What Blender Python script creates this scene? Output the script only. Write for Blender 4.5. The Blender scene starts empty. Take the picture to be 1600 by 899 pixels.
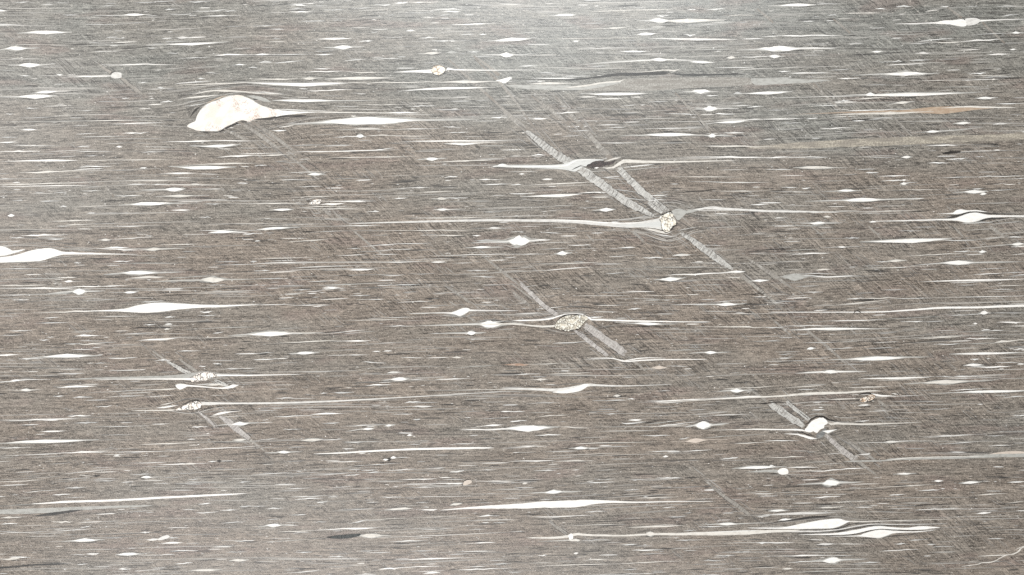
import bpy, math, random
import numpy as np

# A polished slab of banded, sheared rock seen from straight above: dark grey-brown matrix, white mineral lenses
# and streaks, a few large grains with tails, and pale oblique kink bands.
S = 0.0005                      # one survey unit on the face, in metres
TH = 0.030                      # thickness of the slab; its underside lies on z = 0
W0, H0 = 1600, 899

def X(px): return (px - W0 / 2) * S
def Y(py): return (H0 / 2 - py) * S

sc = bpy.context.scene
# ---------------------------------------------------------------- camera
cam = bpy.data.cameras.new('camera')
cam.sensor_width = 36.0
cam.lens = 50.0
cam.clip_start = 0.01
cam.clip_end = 50.0
cam_o = bpy.data.objects.new('camera', cam)
sc.collection.objects.link(cam_o)
DIST = W0 * S * cam.lens / cam.sensor_width
cam_o.location = (0, 0, TH + DIST)
sc.camera = cam_o
# ---------------------------------------------------------------- room light
world = bpy.data.worlds.new('World')
sc.world = world
world.use_nodes = True
bg = world.node_tree.nodes['Background']
bg.inputs['Color'].default_value = (1.0, 0.985, 0.965, 1)
bg.inputs['Strength'].default_value = 0.45

def area(name, loc, target, sx, sy, power, color):
    from mathutils import Vector
    d = bpy.data.lights.new(name, 'AREA')
    d.shape = 'ELLIPSE'
    d.size, d.size_y, d.energy, d.color = sx, sy, power, color
    o = bpy.data.objects.new(name, d)
    sc.collection.objects.link(o)
    o.location = loc
    o.rotation_euler = (Vector(target) - Vector(loc)).to_track_quat('-Z', 'Y').to_euler()
    return o

area('ceiling_lamp', (0.03, 0.62, TH + 1.45), (0, 0.1, TH), 0.95, 0.24, 16.0, (0.97, 1.0, 1.0))
area('side_lamp', (-1.24, 0.38, TH + 1.5), (0, 0, TH), 0.8, 1.2, 13.0, (1.0, 0.985, 0.965))
area('front_lamp', (-0.16, -0.62, TH + 1.4), (0, 0, TH), 1.5, 0.36, 10.0, (1.0, 0.985, 0.975))
# ---------------------------------------------------------------- exposure
vs = sc.view_settings
vs.view_transform = 'Standard'
vs.look = 'None'
vs.exposure = 0.0
vs.gamma = 1.0
sc.cycles.use_denoising = False
sc.cycles.max_bounces = 4

# ---------------------------------------------------------------- survey of the polished face
# One text block per 400 x 225 mm-quarter of the face, in quarter-unit steps.  A row of five numbers is a thin
# streak (x0 y0 x1 y1 thickness); eight or more is a lens (tip, centre, tip, core half-length, core thickness, [tail]).
# Letters: W white (default) C cream G grey T tan P pinkish R rusty D dark
SURVEY = {
(0, 0): """
-40 72 5 68 60 70 40 12;400 95 480 95 9;600 98 760 98 3;700 98 840 93 950 90 70 15;1270 105 1490 97 8;550 152 760 152 4
760 146 900 143 4;1400 168 1600 160 4;100 208 290 203 450 203 130 20;1080 240 1140 237 1210 236 40 14;0 285 330 280 4
-20 315 100 303 260 300 70 24;500 287 850 280 8;920 280 1200 276 1440 262 170 15;565 267 620 266 6;930 302 980 300 10
1055 332 1115 332 9;1330 345 1600 342 10;1130 365 1290 360 5;0 372 260 368 5;50 410 185 408 350 400 70 26;0 438 90 440 6 G
665 407 1060 404 9;420 484 720 478 10;870 515 915 514 8;130 476 175 476 8;355 467 385 467 8;1245 490 1275 490 9
1295 458 1340 458 7;1480 405 1530 405 8;1555 425 1600 425 7;1160 533 1600 518 9 C;990 550 1025 550 12;1300 572 1600 575 8
1090 628 1250 605 1390 590 120 10;190 585 290 576 440 574 70 16;-40 608 220 604 360 600 110 26;1010 640 1070 636 10
770 614 800 614 8;1170 662 1260 650 6;490 693 570 688 5;170 678 230 678 6;45 712 80 712 6;440 736 520 734 6;150 738 330 732 6
0 762 1200 748 6 G;560 755 880 748 8;720 775 1000 768 8;110 812 180 812 250 810 50 10;780 834 920 828 10;490 838 600 832 5
0 858 100 857 8;0 892 100 888 12;500 857 780 852 4;1060 888 1600 880 10;300 22 420 20 5;850 16 960 14 7;980 12 1090 8 9
1290 70 1400 62 5;640 40 720 38 5;80 14 170 13 6;1080 92 1210 88 6;1040 60 1090 57 7;1410 70 1470 68 8;1190 12 1300 8 8""",
(400, 0): """
220 34 310 34 12;320 36 440 36 5;220 60 300 58 8;220 76 350 74 12;430 64 540 64 7;600 50 720 48 6;745 33 830 31 10;880 20 950 18 10
970 18 1130 14 9;1110 62 1280 60 9;1160 76 1270 74 12;900 82 1110 78 5;820 98 860 96 8;1160 98 1210 95 9;1235 155 1490 146 9
920 196 965 193 1015 190 30 12;1400 215 1435 214 10;80 185 170 184 7;0 165 120 160 6;720 203 760 202 7;320 247 490 243 640 240 110 12
650 260 720 257 10;1030 240 1130 236 8;1110 257 1240 254 7;820 236 900 236 4;1430 262 1600 249 1760 236 110 22
420 300 545 296 680 293 60 22;870 295 1040 288 5;380 340 480 338 9;385 322 480 318 7;0 343 130 340 12;130 342 340 340 4
1010 336 1100 334 1160 330 50 14;1160 336 1220 328 1290 330 40 14 3 G;890 355 930 355 10;1330 325 1390 323 8
1380 348 1565 344 1700 344 45 28;30 388 90 388 10;130 392 280 380 8;560 382 680 372 6;740 370 890 367 6;370 430 470 430 8
290 450 520 446 9;570 450 800 454 9;0 495 280 492 12 C;280 492 335 492 430 484 40 16 3 C;430 495 640 490 880 488 200 17 4 C
-150 512 300 530 600 518 350 20;590 520 1200 515 9;1150 516 1300 513 1530 508 180 14;320 572 580 560 9;880 572 1200 553 1500 546 250 14
940 568 1000 566 9;0 577 180 590 8;100 628 300 630 760 628 200 16;620 655 960 652 5;960 665 1110 662 6;360 700 1000 708 5
800 708 1000 706 11;580 728 610 726 660 728 20 8;190 778 700 755 1400 750 330 44 8;540 814 840 812 6;840 812 1130 806 7
110 815 180 814 9;1180 790 1270 795 6;1480 735 1560 732 10;500 858 640 855 8;620 855 650 850 690 858 25 22;690 852 830 848 10
830 848 1080 850 7;870 886 1250 882 1700 882 350 9;1200 830 1320 826 5;1190 896 1520 892 10;490 130 530 128 5;1060 395 1130 394 6""",
(800, 0): """
460 5 550 4 10;50 57 190 50 5;530 74 1000 60 9 C;1220 60 1320 53 10;1105 62 1140 60 12;230 97 340 95 400 94 80 13;910 100 970 100 10
770 135 920 130 1010 130 60 26;940 132 1100 130 1330 127 200 22 6 C;1330 98 1510 95 7;440 150 570 146 5;480 182 710 172 8
760 190 900 182 5;760 216 840 213 910 210 60 16;1085 218 1140 218 10;0 213 180 203 8;130 245 820 235 5 C;820 238 1150 246 1430 250 320 14
370 260 400 258 430 257 20 10;370 310 700 298 4;640 320 760 322 900 322 90 11;0 340 150 335 8 G;890 318 1500 312 4 G
1400 316 1670 305 2020 303 140 32;660 340 980 338 7;1430 358 1600 352 9;1340 362 1370 360 1400 362 25 18 3 C
400 408 920 374 1200 380 50 22 6;760 378 1000 372 6;1100 385 1190 390 1270 392 80 13;470 417 600 412 7;60 415 150 413 9
180 458 270 462 10;1290 425 1490 425 6;330 480 470 474 7;100 528 230 522 430 522 120 14;420 588 660 588 850 585 180 20
1040 578 1180 572 1290 574 60 24;1390 590 1600 582 1760 570 130 18;1225 600 1280 598 9;1390 585 1430 583 16;860 638 960 634 8
700 660 780 657 7;300 665 340 665 6;20 693 200 692 7;270 705 420 700 9;100 746 170 744 250 738 50 12;1130 684 1240 680 1420 678 50 30
1285 712 1390 714 8;1390 665 1480 660 5;1480 670 1560 666 9;1200 775 1380 764 1480 752 110 15;1450 750 1800 742 9;960 708 1140 716 7
600 800 700 796 6;830 806 1160 802 8;370 818 470 815 6;670 850 990 843 1240 846 160 22;1200 848 1250 849 1400 850 25 24
1300 832 1390 831 1460 830 70 12;540 893 760 892 8;880 896 1100 893 5""",
(1200, 0): """
0 40 190 32 300 30 130 18;300 27 440 25 5;810 42 890 40 12;1245 45 1300 43 8;1085 42 1120 42 8;1430 42 1560 40 6;675 57 725 56 8
500 86 690 82 9;1470 100 1560 92 8;800 150 1060 142 7;1330 130 1600 120 7;0 228 420 222 12;720 222 930 218 8;1300 218 1510 210 5
1500 208 1550 206 1600 208 25 14;960 258 1140 242 7;910 275 1030 268 7;1030 268 1210 264 12 C;1220 262 1470 248 10;130 302 440 300 6
0 352 40 354 110 350 35 20;630 326 680 324 740 322 35 11;880 338 970 333 1300 325 50 14;1360 345 1440 340 1540 335 70 9
1505 312 1530 310 1555 309 18 10;700 388 760 386 8;770 388 830 384 9;760 408 970 398 9;890 378 1020 375 8;130 460 370 456 10
380 440 520 432 5;75 448 130 447 8;510 472 860 462 1080 456 140 24;450 490 580 488 10;1260 462 1350 458 9;0 487 130 487 8 G
930 510 1200 502 6;1200 502 1450 494 7;1380 498 1410 497 1440 496 15 10;1300 474 1600 468 5;1350 484 1530 480 6;1100 548 1380 545 8 G
30 612 560 600 8;400 602 640 592 720 590 30 22;560 600 880 592 1340 576 340 20;500 622 720 610 9;445 632 500 630 12
1290 616 1360 614 1440 610 60 14;280 662 440 658 6;740 658 840 642 920 632 50 14 3 C;520 692 790 684 9;1440 650 1600 646 7
160 718 1080 690 1500 672 300 46 14 T;600 708 850 705 12 C;640 748 760 734 8;90 770 190 768 6;0 688 110 686 6
1150 774 1220 771 1270 768 50 14;1390 782 1450 774 1600 770 50 12;340 805 510 798 10;960 826 1030 823 1340 796 40 16;0 806 200 804 4
250 740 300 740 8;380 95 430 93 8;370 132 400 130 8;280 108 320 106 7;650 178 720 175 7""",
(0, 225): """
100 10 360 12 7;490 17 550 17 11;720 20 745 18 770 17 20 12;0 50 230 46 9;-20 112 330 104 500 104 330 12;500 104 1050 98 7
900 52 1010 49 9;1200 10 1330 20 5;1180 14 1370 14 1510 2 110 16;1380 82 1600 72 12;540 75 600 73 6;500 50 680 48 5
1050 140 1280 150 1480 145 160 22;1150 135 1600 122 11;140 180 600 168 10;520 143 680 142 7;570 158 640 156 7;600 165 900 162 4
1015 186 1220 184 10;880 153 910 152 10;0 218 80 218 6;0 255 640 236 9 C;640 236 1180 232 8;40 267 520 258 9;810 252 920 250 7
1060 256 1400 258 10;960 255 1040 253 6;870 290 1090 286 1160 280 60 26;520 293 620 291 4;1300 285 1390 283 5;735 325 870 322 7
960 330 1120 326 1310 320 90 14;470 393 800 383 6;740 384 940 374 1200 370 130 22;1280 375 1370 373 9;1060 416 1130 414 1210 413 60 10
265 357 365 355 10;225 302 265 302 9;355 302 410 302 8;105 352 135 352 9;0 328 40 326 7;45 450 70 448 95 446 22 16;570 437 830 433 4
380 395 415 394 12;340 484 590 474 10;430 505 590 498 10;365 515 430 513 8;735 516 870 513 7;1410 505 1490 503 5 D;1255 460 1310 460 9
1270 540 1480 536 6;1300 558 1380 550 1600 540 110 14;1530 565 1600 560 9;150 573 400 568 12;300 596 390 594 8;70 588 140 586 7
610 602 660 600 700 598 30 14 3 C;720 598 940 582 8;915 578 945 577 9;670 648 790 647 10;380 660 630 668 6;630 655 920 665 9
890 665 960 658 1160 652 50 18 5 C;1000 632 1220 626 7;380 678 760 688 14;320 637 450 640 6 D;470 745 500 745 10;610 752 1120 744 7
720 735 820 732 6;1360 738 1480 736 7;1570 735 1600 733 12;1360 757 1600 752 5;0 782 240 780 4;650 816 870 806 1160 800 110 24
800 838 930 834 1050 832 120 12 3 C;1050 840 1330 826 6;930 862 1330 850 1600 845 80 32 4 C;0 848 400 838 7;380 862 430 860 520 858 30 12
0 888 270 884 9;380 895 770 888 10;1310 885 1400 882 5""",
(400, 225): """
1180 0 1290 0 1400 -2 100 14;1400 12 1570 10 8;0 75 200 68 10;280 50 840 38 10;740 38 850 26 5;500 85 980 78 9
1000 100 1100 94 1200 90 40 20;1120 115 1490 100 9 C;1460 145 1600 138 10;1480 142 1540 136 1600 138 40 20;5 135 60 135 10;230 180 440 177 5
320 192 370 190 430 187 45 16;170 225 300 222 6;1190 210 1250 206 8;1400 226 1530 224 10;1420 255 1580 250 7;870 280 1100 273 7
270 270 400 266 6;1040 302 1250 298 8;240 333 470 327 10;0 372 340 368 8;400 358 700 360 9;550 355 760 350 6;350 385 480 376 560 372 80 12
300 395 560 392 7;80 414 165 411 240 408 60 14;420 406 640 402 9;1090 345 1160 343 1200 340 30 16 3 C;1190 335 1310 338 9;860 340 930 338 6
1100 412 1170 411 1310 408 40 13;700 424 760 422 6;1430 426 1530 424 6;0 515 430 500 4;0 538 110 528 280 522 100 14;0 470 200 472 7
340 475 560 468 5;290 550 370 547 9 D;360 553 520 546 5;540 510 760 508 8;770 545 1360 540 6;1100 570 1300 568 7;980 462 1440 462 7
1340 530 1490 526 1560 524 40 12;1360 572 1400 572 8;1370 602 1510 598 9;1300 650 1410 646 1550 645 60 14;680 640 860 628 7
760 666 960 655 7;860 625 1070 620 5;580 655 650 653 6;520 697 680 690 5;750 693 880 692 6;0 608 20 607 10;190 612 430 597 7
1100 700 1600 688 8;1085 740 1140 739 1200 738 50 9;800 742 1000 738 8;1240 745 1340 743 4;0 720 340 712 6;0 750 380 738 7
250 775 590 762 6;570 790 660 786 770 782 80 11;0 795 75 793 9;340 860 500 855 7;800 822 920 818 6;970 812 1100 810 4;1330 793 1440 790 9
1360 828 1480 832 7;0 845 170 843 6;420 885 820 865 6;770 886 870 884 7;890 882 1010 878 7;100 888 280 884 6;410 898 470 897 550 895 60 10
1430 882 1600 876 7;120 320 220 316 7 D;1060 712 1400 716 7 D;480 828 640 824 6 D""",
(800, 225): """
-260 620 45 608 240 598 75 56 9;130 72 200 70 10;40 188 60 188 100 187 20 9;180 224 220 221 260 220 35 10;110 258 560 240 9;0 258 50 256 8
0 312 130 308 8;60 330 300 324 440 312 220 15;430 308 600 305 9;500 416 590 412 650 410 45 22;1130 82 1600 85 11;1190 15 1600 18 12 C
1020 205 1410 208 6;1140 235 1560 240 8;1290 296 1590 293 7;1500 380 1590 378 8;200 555 300 560 7;260 690 315 684 380 680 35 24
110 602 230 600 12;360 632 480 630 6;0 690 200 688 6;190 660 350 652 5;670 650 760 648 10;830 712 930 710 11;990 700 1060 695 1160 690 60 14
120 752 560 740 7;800 770 1400 775 7;230 790 480 772 7;1000 820 1380 806 11;1280 808 1400 800 1460 798 60 13;880 850 990 846 1090 836 70 22
1480 858 1550 855 1610 850 50 15;600 810 700 805 6;1100 885 1350 880 6;560 208 710 224 5;650 285 790 305 6;680 335 840 352 6
870 322 960 318 8;880 340 970 328 5;860 355 950 350 5;700 470 850 450 6;640 480 760 476 4;880 565 1000 582 6;700 540 880 560 6 C
1010 300 1300 285 9 D;1180 352 1320 348 6;1190 635 1300 636 5;1230 660 1300 655 5""",
(1200, 225): """
1010 12 1170 12 10;0 85 160 83 11;180 84 350 84 7;830 86 865 83 905 82 28 14;1200 52 1490 42 7
1130 95 1240 88 8;1010 120 1120 118 9;640 85 770 83 5;0 160 140 160 8;150 150 300 148 500 148 110 18 4 C;570 160 660 158 9;620 180 680 178 9
710 202 870 200 8;720 232 840 230 9;800 232 850 226 890 230 15 10;820 252 850 249 880 247 20 14;1050 212 1330 205 5;1280 208 1600 202 8
1530 217 1600 215 6;90 270 170 272 8;220 278 260 277 10;340 298 490 293 590 293 60 14;730 292 1060 286 6;1150 303 1290 299 1380 297 70 20
1320 315 1345 313 1370 309 20 14;1400 290 1550 282 5;230 360 590 351 980 338 120 26;860 345 960 341 7;600 422 920 415 5
340 458 370 456 400 455 25 12;45 463 68 462 90 461 20 11;200 498 310 496 460 494 50 18;0 510 380 515 7;630 490 655 487 690 486 25 10
680 488 1150 476 6;1290 492 1390 490 8;830 542 950 540 8;490 587 560 586 12;1505 585 1580 583 7;1490 630 1560 627 1620 625 40 16
570 612 900 605 1150 592 280 24;1080 600 1280 605 6;130 665 310 660 8;310 648 460 645 600 640 30 10;130 694 360 686 8;890 700 1200 684 9
1170 672 1250 670 10;1310 677 1340 674 1370 673 22 15;730 738 800 730 870 728 55 13;680 737 740 737 6;880 762 1190 743 1600 735 100 26
600 780 1000 765 4;290 790 345 786 400 784 50 11;250 812 390 812 7;-20 834 165 832 330 822 90 44 5 G;230 820 340 826 10;300 832 550 822 9
1290 818 1480 806 9;1480 808 1600 802 5;930 862 1300 853 1650 843 350 12;1190 882 1300 880 5;1380 893 1600 885 7;700 130 750 129 6 D""",
(0, 450): """
0 3 420 5 9;290 38 495 22 660 18 45 34;200 40 450 32 8;770 30 815 28 870 22 40 14;90 74 170 73 7;530 78 710 70 7;860 58 1240 40 8 D
240 155 700 138 10;900 88 1010 82 8;640 182 840 178 7;1250 172 1340 170 6;1260 150 1320 146 12;1040 186 1090 182 8;290 188 360 184 6
240 220 440 214 5;1020 232 1055 227 1085 226 25 14;905 232 960 231 6;1020 262 1045 258 1085 248 20 11;800 285 960 278 6;75 268 185 266 7
0 298 130 294 6;255 325 300 323 10;300 310 330 308 8;460 303 540 298 660 298 80 10;510 330 640 330 5;500 353 650 350 10;420 350 500 348 4
1120 395 1240 393 7;1150 260 1600 243 7;850 330 1000 322 1120 312 140 11;1120 320 1600 298 5;1420 300 1690 286 2030 282 140 28
1340 283 1390 275 9;-80 425 40 420 150 415 80 10;120 445 420 425 640 422 150 22;700 440 840 435 8;130 442 260 440 6;600 473 660 470 7
380 510 510 508 6;690 517 880 513 8;980 453 1060 450 8;1250 490 1280 490 8;1360 510 1600 502 8;1340 472 1380 475 9;0 590 150 580 8
60 582 100 577 130 574 40 10;100 575 300 573 6;60 638 260 636 8;120 640 165 638 220 636 45 14;330 628 480 616 620 612 130 12;340 680 390 676 10
470 686 570 684 9;690 682 880 675 5;580 655 1100 630 5;1330 862 1500 850 1620 840 55 22;980 750 1080 735 6;610 742 690 738 8;440 802 560 798 12
0 832 440 818 9;480 843 600 840 8;130 857 230 854 6;230 898 330 897 430 893 80 10;1210 870 1290 868 8;960 852 1050 848 5;620 867 900 862 4
360 462 460 460 9 D;840 250 1000 246 10 D;0 45 180 42 4""",
(400, 450): """
430 4 540 1 8;240 12 330 10 6;900 92 1080 84 8;220 113 440 106 8;0 108 220 102 5;600 48 700 46 6;720 75 790 72 7;960 160 1230 155 6
1330 140 1600 142 6;1000 238 1465 228 1680 222 75 40 6;1420 212 1600 202 7 D;1400 216 1640 206 5;1110 286 1345 282 1440 280 30 24
1090 285 1170 284 7;580 203 890 198 7;820 188 1040 184 6;820 240 980 240 6;100 275 420 285 8;440 285 660 265 6;120 348 490 328 8
490 332 700 330 9;280 58 430 64 6 D;200 412 310 408 400 403 60 18;470 422 680 418 6;0 448 140 443 8;0 410 100 405 6;680 464 800 470 7
1200 438 1255 435 1310 435 30 10;735 398 770 396 8;800 397 840 395 8;920 435 1040 438 5;1260 498 1500 485 7;1530 482 1640 480 1720 476 90 16 4 R
815 532 860 528 935 526 45 13;780 578 895 571 960 568 55 22;760 585 840 583 8 D;700 610 830 606 9;940 570 1060 568 5;1140 572 1330 565 8
480 654 600 650 9;405 660 440 658 8;130 690 220 688 7;740 755 1040 742 1120 738 70 12;940 718 1020 712 10;1010 640 1600 634 5;130 805 330 798 6
310 800 440 785 600 782 100 11;860 790 970 788 7;985 822 1020 820 12;560 865 860 855 6;560 898 700 882 740 878 40 13;800 865 830 860 870 856 20 13
1420 815 1600 808 6;1280 885 1480 860 1560 852 60 12;1300 888 1600 880 12;1540 775 1600 773 7;180 885 280 882 5;420 845 510 842 8;0 845 90 840 6
1060 790 1280 780 7 D;1280 345 1600 325 7 D""",
(800, 450): """
640 215 850 225 1050 225 90 16;1170 245 1600 247 10;470 182 560 180 8;650 240 1000 245 9 D;1030 105 1240 100 5;1130 108 1340 104 1470 95 70 18
1240 92 1420 82 6;840 50 1050 45 7;800 78 1070 72 6;730 135 800 130 11;980 392 1200 385 8;1100 408 1240 404 1370 402 40 18
280 345 480 335 6;110 478 400 470 6;780 508 920 498 980 498 50 22 4 P;980 490 1080 492 5;260 535 480 528 7;0 545 160 538 6
60 578 180 573 270 570 40 12;700 558 780 556 6;1020 545 1130 543 5;110 722 280 718 6;600 705 700 703 9;720 695 760 696 6;630 678 655 674 680 672 20 14
830 715 1200 695 10;1200 695 1600 678 9;1340 632 1600 618 7;1290 645 1405 642 1520 636 45 22;910 645 980 643 6;180 803 360 795 8
720 828 770 826 820 822 45 11;700 845 800 843 10;860 850 1080 825 8;900 865 1130 840 8;880 868 1120 855 7 C;1080 870 1195 858 1360 848 55 46
-200 886 100 878 300 868 150 34;300 870 480 876 8;0 835 80 830 8;0 776 70 774 6;1260 890 1600 882 8;600 790 640 788 6;1240 800 1460 793 6
1420 726 1600 718 8 D;1420 45 1600 35 7 D;1450 155 1500 152 9 D;820 160 1000 152 8 D;480 688 700 680 8 D;800 845 900 838 8 D""",
(1200, 450): """
240 28 330 26 7;500 68 590 62 8;480 100 740 75 8;600 65 800 62 9 C;790 66 1000 64 5;1040 62 1600 50 7;0 95 110 98 6;0 82 190 84 6
720 12 850 10 6;1390 15 1520 10 5;380 206 700 198 7;640 200 1080 180 6;850 212 960 209 7;1310 160 1350 156 1400 156 25 22;1140 172 1330 162 6
1400 158 1600 160 6;1450 218 1600 216 11;1275 226 1295 224 1310 222 14 10;1340 262 1380 260 11;1380 268 1460 266 5;0 248 100 245 8
100 240 400 236 7;130 264 400 256 760 254 260 14;190 290 250 288 10;0 330 60 326 8;240 342 420 338 7;240 385 265 378 300 378 25 14
370 382 500 378 7;920 320 1220 304 9;1250 320 1430 316 10;1200 350 1430 342 7;1400 345 1600 325 14 C;1040 352 1200 350 6;620 380 800 375 6
80 415 170 412 7;80 438 140 437 9;0 458 300 456 3;350 452 680 440 1010 432 180 24;1130 415 1350 410 1650 402 220 13;1540 385 1600 382 8
1270 448 1310 446 10;1220 486 1285 482 1350 480 55 15;1310 495 1500 488 11;1550 478 1580 476 1620 476 25 12;1440 466 1560 463 6
170 535 390 524 620 522 50 22 10;600 545 740 543 6;510 572 800 565 1070 552 250 12;1060 553 1150 556 5;1180 552 1300 551 8;1130 570 1420 562 5
840 600 1110 588 1440 575 140 24 5 C;120 625 330 608 7;200 635 290 632 10;530 622 780 612 9;320 695 580 692 7;660 672 800 678 10;800 678 950 672 4
550 737 600 733 650 730 40 13;285 765 345 762 10;1000 662 1400 648 1700 638 220 16;1160 640 1380 628 5;890 712 1080 710 5;980 760 1120 755 7
1480 685 1600 678 8;1540 800 1600 796 8;550 832 620 828 7;990 795 1060 790 9 P;640 772 760 770 4;820 185 960 180 7 D""",
(0, 675): """
-40 75 290 60 620 48 250 20;0 102 190 96 8;640 20 840 20 5;900 78 1200 66 9;1200 66 1600 62 6;1450 52 1500 50 1540 48 40 13;140 145 400 132 5
390 132 680 125 10;680 125 1080 120 6;1080 118 1600 88 6;710 150 730 146 755 145 20 11;800 135 870 133 5;820 195 1020 190 7;1000 205 1280 197 8
1120 205 1180 200 1260 196 60 12;880 218 1060 216 4;1350 185 1370 182 1390 182 18 16 3 D;1310 186 1350 184 8;1390 185 1460 182 6;400 262 640 240 6
560 280 600 276 630 270 30 13 3 D;500 270 580 278 8 C;830 268 950 266 6;880 286 915 283 1010 282 35 16;1020 285 1130 280 5;1200 275 1500 262 5 D
0 312 240 300 8;600 305 720 302 6;770 315 830 312 7;1145 322 1250 320 6;970 323 1060 320 4;1180 300 1230 296 8;1500 315 1560 312 8
420 352 530 348 10;170 378 360 362 8;340 395 450 388 9;120 412 200 410 7 C;420 410 520 406 5;0 465 250 450 5 G;20 535 150 530 10;330 560 440 562 14
0 577 100 573 6;0 635 300 622 7;300 622 580 605 6;500 600 560 590 6;530 548 560 546 6;1240 505 1350 500 7;1150 488 1210 486 8;1390 490 1480 487 8
1510 468 1600 466 11;1390 572 1520 562 7;1250 455 1310 447 8;750 500 940 490 4;380 685 530 678 660 672 80 20;640 665 880 648 6 D;885 630 930 626 10
860 675 960 674 1000 668 50 14;1060 660 1115 658 9;970 700 1080 694 1150 690 80 10;1480 685 1580 678 7;1060 600 1170 600 8;450 768 520 766 7
530 765 580 762 640 758 45 13;720 768 800 764 905 762 70 18;980 772 1080 766 7;1080 746 1220 742 8;1420 752 1530 748 6;0 795 110 788 14 C
110 786 180 784 8;1100 825 1190 818 8;1430 806 1490 802 1560 800 50 13;1180 868 1280 864 1390 860 90 13;750 858 810 855 10;490 830 540 826 8
860 870 1000 862 4;0 888 40 886 8""",
(400, 675): """
0 55 120 42 5;280 55 350 50 420 46 70 16 3 C;420 50 530 46 9;570 68 750 60 6;50 132 175 127 290 124 40 16;640 137 665 134 690 130 25 8
940 24 960 21 985 20 18 12;1340 22 1380 20 8;960 78 1020 76 6;1220 80 1360 74 5;815 172 832 170 850 170 15 24 4 D;790 176 810 174 830 172 18 12
840 166 858 160 880 164 18 16;880 162 940 160 5;460 190 650 186 7;620 217 660 214 11 D;640 212 880 196 5;670 238 750 235 8;700 255 770 250 6
830 240 980 230 6;1070 230 1170 226 7;1220 250 1290 243 9;1400 240 1490 238 5;0 268 200 256 5;200 262 380 254 6;400 268 580 254 6;555 272 640 268 7
900 300 1110 294 9;900 332 1290 320 7;1200 325 1290 322 14;960 346 1230 342 7;1350 308 1600 312 7;1470 320 1600 320 6;200 352 325 350 6;480 350 590 342 5
240 405 440 398 6;260 422 400 416 8;390 440 440 436 8;780 408 880 406 7;860 410 1420 400 4;1010 442 1080 440 5;700 442 760 440 5
1210 460 1250 452 1290 445 35 14 3 C;0 468 55 464 8;80 480 160 477 7;800 488 900 481 980 478 80 14;980 485 1090 488 1140 484 60 10;540 485 720 480 4
220 520 300 518 9;80 550 140 546 6;1400 526 1470 522 9;590 572 690 550 7;690 552 950 540 5;950 540 1300 525 4;360 565 430 562 8;1490 570 1560 568 6
10 592 110 584 240 578 50 18;160 622 350 616 8;240 634 320 630 7;390 612 560 606 6;400 612 620 604 770 598 150 12;1050 612 1220 605 6;1330 612 1420 608 6
630 650 720 648 850 650 70 26 6 C;320 665 440 668 8 D;0 690 450 662 5;850 685 1060 678 8;760 660 1600 625 5;1320 698 1480 692 9;970 745 1110 741 7
1270 750 1480 746 8;650 745 760 740 6;1190 765 1320 760 7;250 752 340 750 8;460 780 540 778 9;900 802 1300 788 9;780 858 900 850 11;860 850 1140 840 7
1280 862 1570 850 9;1040 888 1100 880 1160 876 60 11;180 880 380 866 8;630 895 740 890 8;1470 826 1580 822 9;1310 845 1440 840 5""",
(800, 675): """
160 22 290 18 9;820 22 970 22 7;0 95 200 88 7;350 75 860 62 8;350 106 430 101 580 98 45 16;980 62 1150 55 1400 38 70 26 5 P;1050 45 1100 36 10
1200 40 1400 25 7;1410 72 1600 62 10;0 182 240 180 9;270 184 500 182 9;150 243 260 240 6;910 290 1030 287 9;740 298 860 293 6;420 322 620 314 6
60 325 80 322 110 318 18 12;0 318 140 312 6;940 157 960 153 980 152 18 12;1310 168 1400 160 9;860 125 1030 120 5;1080 120 1230 112 6
90 385 260 376 440 370 55 22;530 298 630 294 4;1370 232 1530 222 1720 215 120 18;790 415 1030 405 7;1470 378 1600 374 9 C;70 515 200 512 7 D
160 530 500 520 9;90 550 880 545 3 D;470 502 580 497 6;950 475 1010 472 6;980 530 1080 526 8;1530 530 1600 522 10;1080 508 1120 505 6
340 585 660 580 5;690 600 900 592 1100 582 180 11;1180 582 1345 575 1570 568 60 16;1180 592 1300 590 5;160 685 400 678 430 676 60 14
450 680 600 676 8;1040 678 1190 676 8;1080 618 1140 616 7;690 705 780 700 8;770 740 920 735 8;890 735 1060 728 9 D;810 765 960 760 6
1390 750 1480 747 8;1280 777 1380 772 9;380 762 400 758 420 756 16 12;170 772 210 770 8;1540 695 1620 690 14;460 803 620 797 9;180 838 620 826 8
650 825 1030 808 9;1190 806 1320 802 9;700 862 770 858 8;500 893 860 886 8;0 625 70 622 6;650 272 930 266 5 D""",
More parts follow.
